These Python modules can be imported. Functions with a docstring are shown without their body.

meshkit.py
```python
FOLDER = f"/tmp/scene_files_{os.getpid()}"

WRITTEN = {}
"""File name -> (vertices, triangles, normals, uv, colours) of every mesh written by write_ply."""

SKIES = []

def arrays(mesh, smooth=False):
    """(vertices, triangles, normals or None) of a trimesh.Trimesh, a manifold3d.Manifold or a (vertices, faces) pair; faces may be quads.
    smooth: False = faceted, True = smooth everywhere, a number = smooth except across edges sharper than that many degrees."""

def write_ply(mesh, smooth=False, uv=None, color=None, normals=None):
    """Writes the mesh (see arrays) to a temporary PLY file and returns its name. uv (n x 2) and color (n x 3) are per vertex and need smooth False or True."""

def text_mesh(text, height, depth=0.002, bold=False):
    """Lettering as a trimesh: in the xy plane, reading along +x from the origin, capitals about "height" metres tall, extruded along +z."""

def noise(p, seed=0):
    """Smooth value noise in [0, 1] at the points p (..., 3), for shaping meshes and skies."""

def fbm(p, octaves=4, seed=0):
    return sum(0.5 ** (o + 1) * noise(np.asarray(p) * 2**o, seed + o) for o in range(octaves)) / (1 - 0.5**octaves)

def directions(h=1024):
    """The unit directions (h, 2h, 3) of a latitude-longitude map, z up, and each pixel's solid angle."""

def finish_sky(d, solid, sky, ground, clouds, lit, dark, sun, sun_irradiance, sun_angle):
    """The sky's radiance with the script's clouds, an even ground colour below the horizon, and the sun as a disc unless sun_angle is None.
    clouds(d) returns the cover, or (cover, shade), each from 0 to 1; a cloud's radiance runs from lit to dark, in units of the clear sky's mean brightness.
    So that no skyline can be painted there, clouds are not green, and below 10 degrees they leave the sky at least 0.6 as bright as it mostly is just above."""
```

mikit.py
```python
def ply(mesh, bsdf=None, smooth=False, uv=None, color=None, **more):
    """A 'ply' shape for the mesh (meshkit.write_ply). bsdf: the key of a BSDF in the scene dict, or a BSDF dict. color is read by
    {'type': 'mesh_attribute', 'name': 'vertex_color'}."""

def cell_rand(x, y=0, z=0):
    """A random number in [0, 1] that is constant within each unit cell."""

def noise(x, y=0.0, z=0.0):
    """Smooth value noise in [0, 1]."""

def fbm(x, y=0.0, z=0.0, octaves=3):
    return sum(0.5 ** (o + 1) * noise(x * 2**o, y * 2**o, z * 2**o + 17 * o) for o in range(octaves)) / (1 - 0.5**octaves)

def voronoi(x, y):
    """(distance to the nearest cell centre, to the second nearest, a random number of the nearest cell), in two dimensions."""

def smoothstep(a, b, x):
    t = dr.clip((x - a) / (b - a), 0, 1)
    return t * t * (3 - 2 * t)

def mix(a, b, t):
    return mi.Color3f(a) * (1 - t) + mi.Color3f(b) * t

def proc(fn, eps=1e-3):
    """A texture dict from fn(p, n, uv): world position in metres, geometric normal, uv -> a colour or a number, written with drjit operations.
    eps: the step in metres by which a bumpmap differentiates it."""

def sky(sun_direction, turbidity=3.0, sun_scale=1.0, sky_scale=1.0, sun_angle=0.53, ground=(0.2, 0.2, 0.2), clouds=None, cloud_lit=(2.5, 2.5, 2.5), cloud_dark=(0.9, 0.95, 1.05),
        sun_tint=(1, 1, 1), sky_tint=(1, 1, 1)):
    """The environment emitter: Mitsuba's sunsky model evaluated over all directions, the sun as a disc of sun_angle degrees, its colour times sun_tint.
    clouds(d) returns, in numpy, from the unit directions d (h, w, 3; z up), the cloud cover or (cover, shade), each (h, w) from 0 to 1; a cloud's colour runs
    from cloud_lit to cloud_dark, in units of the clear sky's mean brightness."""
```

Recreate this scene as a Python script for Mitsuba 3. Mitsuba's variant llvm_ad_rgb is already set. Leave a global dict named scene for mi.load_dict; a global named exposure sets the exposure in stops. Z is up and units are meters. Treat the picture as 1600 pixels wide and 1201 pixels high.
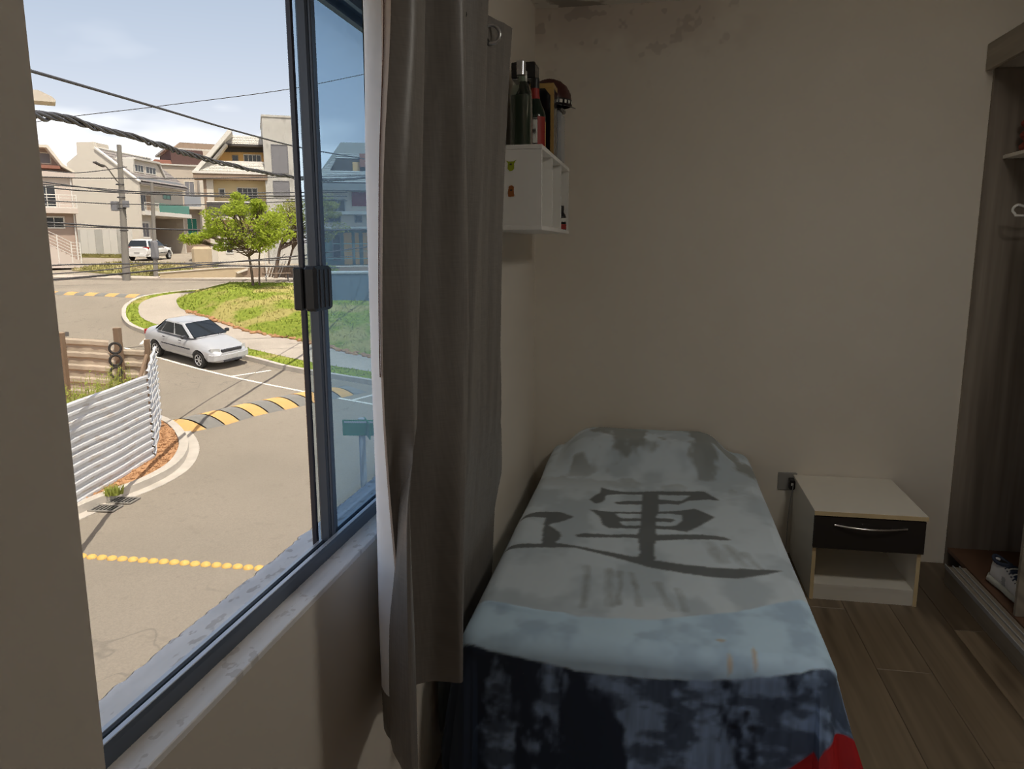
import math, random
import numpy as np
import trimesh
import mitsuba as mi
import drjit as dr
import mikit, meshkit
from mikit import proc, noise, fbm, voronoi, cell_rand, smoothstep, mix
from shapely.geometry import Polygon, LineString, Point
from shapely import contains_xy
from scipy.interpolate import PchipInterpolator, CubicSpline
import manifold3d as m3

scene, labels = {}, {}
rng = np.random.default_rng(7)
T = mi.ScalarTransform4f

# ------------------------------------------------------------------ camera
EYE = (0.0, 0.0, 1.5)
YAW, PITCH, ROLL = math.radians(10.649), math.radians(10.133), math.radians(-0.176)
fwd = np.array([-math.sin(YAW) * math.cos(PITCH), math.cos(YAW) * math.cos(PITCH), -math.sin(PITCH)])
rgt = np.array([math.cos(YAW), math.sin(YAW), 0.0])
upv = np.cross(rgt, fwd)
upv = -math.sin(ROLL) * rgt + math.cos(ROLL) * upv
scene['camera'] = {'type': 'perspective', 'fov': 2 * math.degrees(math.atan(800 / 1196.9)), 'fov_axis': 'x', 'near_clip': 0.02, 'far_clip': 2000.0,
                   'to_world': T().look_at(origin=list(EYE), target=list(np.array(EYE) + fwd), up=list(upv))}

# ------------------------------------------------------------------ sky, sun, exposure
exposure = 2.2
SUN_EL, SUN_AZ = math.radians(62), math.radians(135)
SUN = np.array([math.sin(SUN_AZ) * math.cos(SUN_EL), math.cos(SUN_AZ) * math.cos(SUN_EL), math.sin(SUN_EL)])


def clouds(d):
    el = np.degrees(np.arcsin(d[..., 2]))
    az = np.degrees(np.arctan2(d[..., 0], d[..., 1]))
    q = np.stack([d[..., 0] * 5, d[..., 1] * 5, d[..., 2] * 14], -1)
    n = meshkit.fbm(q, 5, seed=3)
    low = np.clip((11 - el) / 5, 0, 1)
    bank = np.exp(-((az + 40) / 9) ** 2)
    cover = np.clip((n - 0.62 + 0.30 * low * (0.35 + bank)) * 6, 0, 1) * np.clip(low + 0.15, 0, 1)
    return cover, np.clip((n - 0.45) * 0.6, 0, 0.4)


scene['sky'] = mikit.sky(SUN, turbidity=5.0, sun_scale=0.0, sky_scale=1.0, ground=(0.22, 0.2, 0.17), clouds=clouds, cloud_lit=(2.0, 2.0, 2.0), cloud_dark=(1.3, 1.3, 1.35), sky_tint=(1.62, 1.22, 0.91))
SUN_POWER = 1.0
scene['sun'] = {'type': 'directional', 'direction': list(-SUN), 'irradiance': {'type': 'rgb', 'value': [SUN_POWER * 1.0, SUN_POWER * 0.93, SUN_POWER * 0.80]}}

# added fill lamp on the ceiling above the view, brightens the room
FILL_POWER = 4.8
FILL_AT = (1.15, 1.75, 2.545)
FILL_RGB = [FILL_POWER * 1.0, FILL_POWER * 0.95, FILL_POWER * 0.86]
labels['added_fill_lamp'] = {'label': 'round white ceiling lamp added out of view as fill light', 'category': 'lamp'}

# ------------------------------------------------------------------ materials


def rgb(c):
    return {'type': 'rgb', 'value': [float(x) for x in c]} if not isinstance(c, dict) else c


def mat(key, color, rough=0.6, metal=0.0, spec=0.5, bump=None, **more):
    b = {'type': 'principled', 'base_color': rgb(color), 'roughness': float(rough), 'metallic': float(metal), 'specular': float(spec), **more}
    if bump is not None:
        b = {'type': 'bumpmap', 'arbitrary': proc(bump[0], bump[2] if len(bump) > 2 else 1e-3), 'scale': float(bump[1]), 'bsdf': b}
    scene[key] = {'type': 'twosided', 'bsdf': b}
    return key


def diff(key, color):
    scene[key] = {'type': 'twosided', 'bsdf': {'type': 'diffuse', 'reflectance': rgb(color)}}
    return key


VCOL = {'type': 'mesh_attribute', 'name': 'vertex_color'}


def m_wall_dim(p, n, uv):  # same paint as the back wall, darkened to stand in for shade
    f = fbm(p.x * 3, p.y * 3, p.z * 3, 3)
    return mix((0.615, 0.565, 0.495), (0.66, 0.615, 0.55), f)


def m_backwall(p, n, uv):
    f = fbm(p.x * 3, p.y * 3, p.z * 3, 3)
    base = mix((0.735, 0.675, 0.585), (0.775, 0.725, 0.645), f)
    # damp mould blotches under the ceiling, left end of the wall
    b = fbm(p.x * 5 + 3, p.z * 6, 0.5, 4)
    near = smoothstep(2.15, 2.55, p.z) * smoothstep(0.9, -0.1, p.x)
    m = smoothstep(0.56, 0.72, b * 0.72 + 0.40 * near) * near
    spots = smoothstep(0.66, 0.74, fbm(p.x * 16, p.z * 16, 3.0, 3)) * near
    c = mix(base, (0.50, 0.40, 0.35), dr.clip(m * 0.42, 0, 1))
    return mix(c, (0.36, 0.30, 0.26), dr.clip(spots * 0.45, 0, 1))


def m_ceiling(p, n, uv):
    f = fbm(p.x * 4, p.y * 4, 2.0, 3)
    near = smoothstep(3.3, 3.75, p.y) * smoothstep(0.9, -0.2, p.x)
    m = smoothstep(0.5, 0.62, fbm(p.x * 9, p.y * 9, 0.2, 4)) * near
    return mix(mix((0.70, 0.68, 0.63), (0.74, 0.72, 0.68), f), (0.27, 0.24, 0.21), m * 0.8)


def m_plank(p, n, uv):
    a = dr.floor((p.x + 0.7) / 0.19)
    r = cell_rand(a, dr.floor((p.y + a * 0.47) / 1.3), 3)
    g = fbm(p.x * 38 + r * 20, p.y * 1.6 + r * 9, r * 7, 4)
    k = fbm(p.x * 9 + r * 5, p.y * 1.1 + r * 31, 1.0, 3)
    c = mix((0.12, 0.088, 0.056), (0.25, 0.19, 0.128), g)
    c = mix(c, (0.06, 0.04, 0.024), smoothstep(0.56, 0.74, k) * 0.75)
    return c * (0.85 + 0.3 * r)


def m_greywood(p, n, uv):
    g = fbm(p.x * 34 + p.y * 34, p.z * 1.5, 4.0, 4)
    k = fbm(p.x * 7 + p.y * 7, p.z * 0.7, 8.0, 3)
    c = mix((0.145, 0.115, 0.09), (0.33, 0.285, 0.235), g)
    return mix(c, (0.11, 0.09, 0.07), smoothstep(0.52, 0.72, k) * 0.6)


def m_greywood_flat(p, n, uv):
    g = fbm(p.x * 30 + p.z * 34, p.y * 1.6, 4.0, 4)
    return mix((0.17, 0.145, 0.115), (0.34, 0.30, 0.24), g)


def m_sill_out(p, n, uv):
    f = fbm(p.x * 40, p.y * 14, 1.0, 4)
    d = smoothstep(0.60, 0.70, fbm(p.x * 60, p.y * 30, 5.0, 3))
    c = mix((0.74, 0.74, 0.73), (0.88, 0.87, 0.86), f)
    return mix(c, (0.27, 0.22, 0.18), d * 0.4)


def m_sill_in(p, n, uv):
    f = fbm(p.x * 60, p.y * 9, 1.0, 4)
    d = smoothstep(0.66, 0.72, fbm(p.x * 70, p.y * 45, 9.0, 3)) * 0.3
    s = smoothstep(-0.606, -0.645, p.x + (f - 0.5) * 0.02) * 0.55
    return mix(mix(mix((0.78, 0.78, 0.78), (0.86, 0.86, 0.86), f), (0.50, 0.44, 0.38), s), (0.30, 0.26, 0.22), d)


def m_curtain(p, n, uv):
    w = noise(p.z * 900, p.y * 40, p.x * 40)
    v = noise(p.y * 500, p.z * 30, 2.0)
    return mix((0.155, 0.143, 0.132), (0.205, 0.190, 0.176), 0.5 * w + 0.5 * v)


mat('m_wall_dim', proc(m_wall_dim), 0.75, spec=0.3)
mat('m_backwall', proc(m_backwall), 0.75, spec=0.3)
mat('m_ceiling', proc(m_ceiling), 0.9, spec=0.2)
mat('m_plank', proc(m_plank), 0.42)
mat('m_greywood', proc(m_greywood), 0.55)
mat('m_greywood_flat', proc(m_greywood_flat), 0.5)
mat('m_sill_out', proc(m_sill_out), 0.85)
mat('m_sill_in', proc(m_sill_in), 0.55)
mat('m_curtain', proc(m_curtain), 0.42, spec=0.45, sheen=0.5)
mat('m_lining', (0.76, 0.78, 0.82), 0.7)
mat('m_hem', (0.46, 0.39, 0.34), 0.8)
mat('m_blanket', VCOL, 0.62, spec=0.35, sheen=1.0, sheen_tint=0.2)
mat('m_white', (0.76, 0.75, 0.72), 0.5)
mat('m_lamwhite', (0.72, 0.69, 0.62), 0.45)
mat('m_edgewood', (0.66, 0.52, 0.30), 0.5)
mat('m_espresso', (0.022, 0.018, 0.016), 0.4)
mat('m_chrome', (0.8, 0.8, 0.8), 0.18, 1.0)
mat('m_black', (0.012, 0.012, 0.012), 0.4)
mat('m_blackgloss', (0.008, 0.008, 0.01), 0.12)
mat('m_frame', (0.060, 0.080, 0.112), 0.35, 0.0, spec=0.6)
mat('m_frameedge', (0.62, 0.64, 0.68), 0.3, 0.6)
mat('m_glassedge', (0.03, 0.03, 0.045), 0.25)
mat('m_mattress', (0.6, 0.58, 0.55), 0.9)
mat('m_darkcloth', (0.03, 0.026, 0.024), 0.9)
mat('m_brownboard', (0.12, 0.062, 0.036), 0.6)
mat('m_gold', (0.62, 0.42, 0.16), 0.35, 0.7)
mat('m_label', (0.72, 0.71, 0.66), 0.6)
mat('m_red', (0.33, 0.025, 0.02), 0.5)
mat('m_silver', (0.62, 0.62, 0.64), 0.25, 0.9)
mat('m_maroon', (0.06, 0.012, 0.010), 0.35)
mat('m_greyplastic', (0.36, 0.37, 0.38), 0.3)
mat('m_greenpaint', (0.28, 0.34, 0.02), 0.6)
mat('m_brownpaint', (0.28, 0.09, 0.02), 0.6)
mat('m_navy', (0.035, 0.05, 0.09), 0.7)
mat('m_shoewhite', (0.74, 0.74, 0.75), 0.55)
mat('m_shoesole', (0.50, 0.51, 0.46), 0.7)
mat('m_outlet', (0.30, 0.29, 0.27), 0.5)
mat('m_reddish', (0.22, 0.05, 0.03), 0.9)
scene['m_pane'] = {'type': 'thindielectric', 'specular_transmittance': rgb((0.66, 0.79, 0.89)), 'int_ior': 1.5}
scene['m_bottle'] = {'type': 'thindielectric', 'specular_transmittance': rgb((0.50, 0.58, 0.52)), 'int_ior': 1.5}
mat('m_bottlegreen', (0.010, 0.022, 0.014), 0.12)
mat('m_liquid', (0.12, 0.135, 0.11), 0.15)

# ------------------------------------------------------------------ mesh helpers


def mb(v, f):
    return trimesh.Trimesh(np.asarray(v, float), np.asarray(f), process=False)


def box(x0, x1, y0, y1, z0, z1, b=0.0):
    x0, x1 = min(x0, x1), max(x0, x1); y0, y1 = min(y0, y1), max(y0, y1); z0, z1 = min(z0, z1), max(z0, z1)
    if b <= 0:
        v = [(x, y, z) for x in (x0, x1) for y in (y0, y1) for z in (z0, z1)]
        f = [[0, 1, 3], [0, 3, 2], [4, 6, 7], [4, 7, 5], [0, 4, 5], [0, 5, 1], [2, 3, 7], [2, 7, 6], [0, 2, 6], [0, 6, 4], [1, 5, 7], [1, 7, 3]]
        return mb(v, f)
    b = min(b, (x1 - x0) * .49, (y1 - y0) * .49, (z1 - z0) * .49)
    p = []
    for x, sx in ((x0, 1), (x1, -1)):
        for y, sy in ((y0, 1), (y1, -1)):
            for z, sz in ((z0, 1), (z1, -1)):
                p += [(x, y + sy * b, z + sz * b), (x + sx * b, y, z + sz * b), (x + sx * b, y + sy * b, z)]
    return hull(p)


def hull(p):
    h = trimesh.convex.convex_hull(np.asarray(p, float))
    return mb(h.vertices, h.faces)


def cat(*ms):
    ms = [m for m in (ms[0] if len(ms) == 1 and isinstance(ms[0], (list, tuple)) else ms)]
    vs, fs, o = [], [], 0
    for m in ms:
        vs.append(np.asarray(m.vertices)); fs.append(np.asarray(m.faces) + o); o += len(m.vertices)
    return mb(np.vstack(vs), np.vstack(fs))


def grid(P, closed_u=False, closed_v=False, flip=False):
    """P (n, m, 3) -> mesh"""
    n, m = P.shape[:2]
    I = np.arange(n * m).reshape(n, m)
    A = np.vstack([I, I[:1]]) if closed_u else I
    A = np.hstack([A, A[:, :1]]) if closed_v else A
    a, b, c, d = A[:-1, :-1].ravel(), A[1:, :-1].ravel(), A[1:, 1:].ravel(), A[:-1, 1:].ravel()
    f = np.vstack([np.stack([a, b, c], 1), np.stack([a, c, d], 1)])
    return mb(P.reshape(-1, 3), f[:, ::-1] if flip else f)


def tube(path, r, n=8, cap=True):
    p = np.asarray(path, float)
    r = np.broadcast_to(np.asarray(r, float), (len(p),))
    t = np.gradient(p, axis=0)
    t /= np.linalg.norm(t, axis=1, keepdims=True) + 1e-12
    a = np.array([0, 0, 1.0]) if abs(t[0][2]) < .9 else np.array([1.0, 0, 0])
    u = np.cross(t[0], a); u /= np.linalg.norm(u)
    ang = np.arange(n) * 2 * np.pi / n
    rows = []
    for i in range(len(p)):
        u = u - t[i] * (u @ t[i]); u /= np.linalg.norm(u)
        w = np.cross(t[i], u)
        rows.append(p[i] + r[i] * (np.cos(ang)[:, None] * u + np.sin(ang)[:, None] * w))
    P = np.array(rows)
    m = grid(P, closed_v=True, flip=True)
    if cap:
        k = len(m.vertices)
        v = np.vstack([m.vertices, p[0], p[-1]])
        i = np.arange(n); L = (len(p) - 1) * n
        f = np.vstack([m.faces, np.stack([np.full(n, k), (i + 1) % n, i], 1)[:, ::-1], np.stack([np.full(n, k + 1), L + i, L + (i + 1) % n], 1)[:, ::-1]])
        m = mb(v, f)
    return m


def lathe(prof, n=32, c=(0, 0, 0), sq=None):
    """revolve (r, z) pairs; sq: superellipse power for squarish bottles"""
    a = np.arange(n) * 2 * np.pi / n
    ca, sa = np.cos(a), np.sin(a)
    rows = []
    for k, (r, z) in enumerate(prof):
        q = 2.0 if sq is None else (sq[k] if isinstance(sq, (list, tuple)) else sq)
        s = (np.abs(ca) ** q + np.abs(sa) ** q) ** (-1 / q)
        rows.append(np.stack([c[0] + r * s * ca, c[1] + r * s * sa, np.full(n, c[2] + z)], 1))
    return grid(np.array(rows), closed_v=True, flip=True)


def prism(poly, h):
    p = poly if isinstance(poly, Polygon) else Polygon(poly)
    m = trimesh.creation.extrude_polygon(p.buffer(0), h, engine='earcut')
    return mb(m.vertices, m.faces)


def xf(m, M):
    v = np.asarray(m.vertices) @ np.asarray(M)[:3, :3].T + np.asarray(M)[:3, 3]
    return mb(v, m.faces)


def move(m, x=0, y=0, z=0):
    return mb(np.asarray(m.vertices) + [x, y, z], m.faces)


def rotm(axis, deg, c=(0, 0, 0)):
    return trimesh.transformations.rotation_matrix(math.radians(deg), axis, c)


def frame(ox, oy, phi, oz=0.0):
    """local (a along, d away, z up) -> world"""
    c, s = math.cos(math.radians(phi)), math.sin(math.radians(phi))
    return np.array([[c, -s, 0, ox], [s, c, 0, oy], [0, 0, 1, oz], [0, 0, 0, 1.0]])


def side_prism(poly_yz, x0, x1):
    """polygon in (y, z) extruded along x"""
    m = prism(poly_yz, x1 - x0)
    v = np.asarray(m.vertices)
    return mb(np.stack([v[:, 2] + x0, v[:, 0], v[:, 1]], 1), m.faces)


def front_prism(poly_xz, y0, y1):
    m = prism(poly_xz, y1 - y0)
    v = np.asarray(m.vertices)
    return mb(np.stack([v[:, 0], y1 - v[:, 2], v[:, 1]], 1), m.faces)


taken = set()


def uniq(key):
    k, i = key, 0
    while k in taken:
        i += 1
        k = f'{key}_{i:03d}'
    taken.add(k)
    return k


def lab(key, label=None, cat_=None, group=None, kind=None):
    d = labels.setdefault(key, {})
    for n, v in (('label', label), ('category', cat_), ('group', group), ('kind', kind)):
        if v:
            d[n] = v
    return key


def thing(name, label, cat_, group=None):
    return lab(uniq(name), label, cat_, group)


def struct(name):
    return lab(uniq(name), kind='structure')


def put(key, mesh, m, smooth=False, **kw):
    """a shape entry under an existing key"""
    scene[key] = mikit.ply(mesh, m, smooth=smooth, **kw)
    return key


def part(parent, name, mesh, m, smooth=False, label=None, kind=None, **kw):
    k = uniq(parent + '__' + name)
    put(k, mesh, m, smooth, **kw)
    if label or kind:
        lab(k, label, kind=kind)
    return k


def one(name, label, cat_, mesh, m, smooth=False, group=None, kind=None, **kw):
    k = lab(uniq(name), label, cat_, group, kind)
    return put(k, mesh, m, smooth, **kw)

# ------------------------------------------------------------------ room shell
WX, YB, CEIL, RX, YN = -0.598, 3.80, 2.60, 2.0, -2.6       # window wall face, back wall, ceiling, right wall, near wall
OUT = -0.785                                                # outer face of the window wall
WY0, WY1, WZ0, WZ1 = 0.68, 2.30, 0.845, 2.06                # window opening

struct('floor'); put('floor', box(OUT, RX + .15, YN - .15, YB + .15, -0.2, -0.009), 'm_espresso')
k = 0
for i in range(14):
    x0 = WX - 0.102 + i * 0.19
    a = math.floor((x0 + 0.095 + 0.7) / 0.19)
    j = 0
    ys = [y for y in np.arange(-20, 20) * 1.3 - a * 0.47 if YN - 1.3 < y < YB]
    for y in ys:
        y0, y1 = max(y, YN), min(y + 1.3, YB)
        xa, xb = max(x0, WX), min(x0 + .19, RX)
        if y1 - y0 > .02 and xb - xa > .01:
            part('floor', 'plank', box(xa + .0006, xb - .0006, y0 + .0006, y1 - .0006, -0.009, 0.0, 0.0015), 'm_plank')
struct('ceiling'); put('ceiling', box(OUT, RX + .15, YN - .15, YB + .15, CEIL, CEIL + .15), 'm_ceiling')
put('added_fill_lamp__base', move(trimesh.creation.cylinder(radius=.225, height=.052, sections=48), FILL_AT[0], FILL_AT[1], CEIL - .0275), 'm_white', 30)
put('added_fill_lamp__diffuser', lathe([(.0005, -.085), (.06, -.083), (.12, -.072), (.17, -.050), (.20, -.020), (.21, .0)], 40, FILL_AT), 'm_white', True)
scene['added_fill_lamp__diffuser']['emitter'] = {'type': 'area', 'radiance': {'type': 'rgb', 'value': FILL_RGB}}
struct('wall_back'); put('wall_back', box(OUT, RX + .15, YB, YB + .15, -0.2, CEIL), 'm_backwall')
struct('wall_right'); put('wall_right', box(RX, RX + .15, YN, YB, -0.2, CEIL), 'm_wall_dim')
struct('wall_near'); put('wall_near', box(OUT, RX + .15, YN - .15, YN, -0.2, CEIL), 'm_wall_dim')
struct('wall_left')
NW0, NW1, NWZ0, NWZ1 = -2.40, 0.42, 0.03, 2.42              # added balcony door opening in the same wall, unseen, lets in fill light
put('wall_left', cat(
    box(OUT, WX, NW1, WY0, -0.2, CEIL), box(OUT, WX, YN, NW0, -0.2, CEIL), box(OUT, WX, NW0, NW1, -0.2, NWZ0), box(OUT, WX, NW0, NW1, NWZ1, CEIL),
    box(-0.72, WX, WY0, WY1, -0.2, 0.862), box(OUT, -0.72, WY0, WY1, -0.2, 0.842), box(OUT, WX, WY0, WY1, WZ1, CEIL), box(OUT, WX, WY1, YB, -0.2, CEIL)), 'm_wall_dim')

# ------------------------------------------------------------------ window
W = struct('window_1')
# outer sill: rough mortar with a broken edge
ny = 220
yy = np.linspace(WY0, WY1, ny)
edge = OUT - 0.004 + 0.010 * (meshkit.fbm(np.stack([yy * 30, yy * 0, yy * 0], 1), 4) - .5) + 0.006 * (meshkit.fbm(np.stack([yy * 110, yy * 0, yy * 0 + 4], 1), 2) - .5)
rows = []
for t, z in ((0.0, 0.853), (0.25, 0.8515), (0.5, 0.851), (0.75, 0.8505), (0.93, 0.850), (1.0, 0.846), (1.0, 0.80)):
    x = -0.700 + t * (edge + 0.700)
    zz = z + 0.004 * (meshkit.fbm(np.stack([yy * 40, x * 60, yy * 0], 1), 3, seed=2) - .5) * (t > 0.1)
    rows.append(np.stack([x, yy, zz], 1))
part(W, 'outer_sill', grid(np.array(rows), flip=True), 'm_sill_out', True, 'rough painted mortar ledge outside the window track')
# inner sill
part(W, 'sill', box(-0.650, WX + 0.0005, WY0, WY1, 0.861, 0.873, 0.0015), 'm_sill_in', False, 'painted inner sill with chipped edge')
# bottom track: inner lip, channel, outer lip
prof = [(-0.645, 0.868), (-0.645, 0.896), (-0.649, 0.902), (-0.656, 0.902), (-0.656, 0.872), (-0.679, 0.872), (-0.679, 0.886), (-0.683, 0.888), (-0.690, 0.886), (-0.690, 0.870), (-0.700, 0.868), (-0.716, 0.860), (-0.716, 0.846), (-0.645, 0.846)]


def along_y(poly_xz, y0, y1):
    m = prism(poly_xz, y1 - y0)
    v = np.asarray(m.vertices)
    return mb(np.stack([v[:, 0], y1 - v[:, 2], v[:, 1]], 1), m.faces)


part(W, 'track', along_y(prof, WY0, WY1), 'm_frame')
part(W, 'track_lip', cat(box(-0.6562, -0.6485, WY0, WY1, 0.9015, 0.9032), box(-0.690, -0.6825, WY0, WY1, 0.8875, 0.8892)), 'm_frameedge', False, 'bright worn aluminium edges of the track')
part(W, 'head_frame', cat(box(-0.716, -0.645, WY0, WY1, 2.030, WZ1), box(-0.656, -0.645, WY0, WY1, 2.006, 2.030), box(-0.716, -0.700, WY0, WY1, 2.010, 2.030)), 'm_frame')
part(W, 'jamb_frame', box(-0.716, -0.645, WY1 - .03, WY1, 0.87, 2.03), 'm_frame')
part(W, 'pane', mb([(-0.697, 1.443, .872), (-0.697, 2.28, .872), (-0.697, 2.28, 2.03), (-0.697, 1.443, 2.03)], [[0, 1, 2], [0, 2, 3]]), 'm_pane', False, 'blue tinted fixed glass pane')
part(W, 'pane', mb([(-0.672, 1.480, .875), (-0.672, 2.27, .875), (-0.672, 2.27, 2.03), (-0.672, 1.480, 2.03)], [[0, 1, 2], [0, 2, 3]]), 'm_pane', False, 'blue tinted sliding glass pane')
part(W, 'glass_edge', box(-0.703, -0.691, 1.438, 1.4465, .868, 2.03, .002), 'm_glassedge', False, 'dark polished edge of the fixed pane')
part(W, 'stile', cat(box(-0.688, -0.664, 1.446, 1.487, .874, 2.03, .004), box(-0.664, -0.657, 1.449, 1.458, .876, 2.03, .002)), 'm_frame', False, 'dark blue upright edge profile of the sliding pane')
L = part(W, 'latch', cat(box(-0.664, -0.636, 1.372, 1.450, 1.380, 1.466, .006), box(-0.684, -0.664, 1.372, 1.386, 1.382, 1.464, .003)), 'm_black', False, 'black latch on the upright profile')
for q in range(3):
    part(L, 'groove', box(-0.637, -0.6345, 1.388 + q * .020, 1.395 + q * .020, 1.386, 1.460, .001), 'm_espresso')
# added door for fill light, unseen behind the camera (frame and one parked leaf)
W2 = struct('door_1')
part(W2, 'frame', cat(box(-0.71, -0.65, NW0, NW1, NWZ0, NWZ0 + .03), box(-0.71, -0.65, NW0, NW1, NWZ1 - .04, NWZ1), box(-0.71, -0.65, NW0, NW0 + .04, NWZ0, NWZ1), box(-0.71, -0.65, NW1 - .04, NW1, NWZ0, NWZ1)), 'm_frame')
part(W2, 'leaf', cat(box(-0.69, -0.67, NW0 + .04, NW0 + .09, NWZ0 + .03, NWZ1 - .04), box(-0.69, -0.67, NW0 + .75, NW0 + .80, NWZ0 + .03, NWZ1 - .04)), 'm_frame')

# ------------------------------------------------------------------ curtain
ZT, ZB = 2.170, 0.49
C = thing('curtain', 'dark grey eyelet curtain with pale lining, bunched at the right end of the window', 'curtain')


def lerp_ctrl(z, table):
    zs = np.array([r[0] for r in table])[::-1]
    return PchipInterpolator(zs, np.array([r[1] for r in table])[::-1])(np.clip(z, zs[0], zs[-1]))


ctrl = {  # per point of the fold line: (z, (x, y)) from the top down
    'A': [(2.2, (-.470, 1.40)), (1.926, (-.470, 1.373)), (1.595, (-.470, 1.300)), (1.263, (-.470, 1.265)), (.743, (-.470, 1.325)), (.45, (-.472, 1.355))],
    'A2': [(2.2, (-.446, 1.40)), (1.926, (-.446, 1.385)), (1.595, (-.446, 1.325)), (1.263, (-.446, 1.29)), (.743, (-.447, 1.325)), (.45, (-.448, 1.335))],
    'R1': [(2.2, (-.430, 1.455)), (1.94, (-.430, 1.429)), (1.60, (-.430, 1.382)), (1.369, (-.430, 1.344)), (.994, (-.430, 1.272)), (.45, (-.432, 1.262))],
    'V1': [(2.2, (-.560, 1.62)), (1.6, (-.568, 1.58)), (1.0, (-.568, 1.53)), (.45, (-.563, 1.51))],
    'F2': [(2.2, (-.480, 1.70)), (1.6, (-.480, 1.685)), (1.0, (-.480, 1.63)), (.45, (-.480, 1.60))],
    'R2': [(2.2, (-.430, 1.74)), (1.8, (-.430, 1.723)), (1.334, (-.430, 1.721)), (.88, (-.430, 1.64)), (.45, (-.430, 1.60))],
    'V2': [(2.2, (-.560, 1.93)), (1.3, (-.568, 1.94)), (.45, (-.566, 1.86)), (.12, (-.572, 1.86))],
    'R3': [(2.2, (-.470, 2.17)), (1.9, (-.476, 2.13)), (1.3, (-.505, 2.10)), (.8, (-.530, 2.06)), (.45, (-.562, 2.02)), (.12, (-.574, 2.02))],
    'V3': [(2.2, (-.515, 2.30)), (1.3, (-.520, 2.28)), (.8, (-.535, 2.26)), (.45, (-.558, 2.2)), (.12, (-.582, 2.20))],
    'R4': [(2.2, (-.465, 2.50)), (1.68, (-.490, 2.48)), (1.26, (-.495, 2.445)), (.9, (-.515, 2.53)), (.7, (-.535, 2.6)), (.45, (-.566, 2.60)), (.12, (-.574, 2.56))],
    'E': [(2.2, (-.52, 2.56)), (1.3, (-.540, 2.52)), (.7, (-.560, 2.62)), (.45, (-.572, 2.66)), (.12, (-.584, 2.60))]}
names = list(ctrl)
nz, nu = 110, 240
zz = np.linspace(ZT, ZB, nz)
u = np.linspace(0, 1, nu)
k_v2 = names.index('V2') / (len(names) - 1)
tail = np.clip((u - k_v2) / .04, 0, 1) ** 2 * (3 - 2 * np.clip((u - k_v2) / .04, 0, 1))
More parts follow.
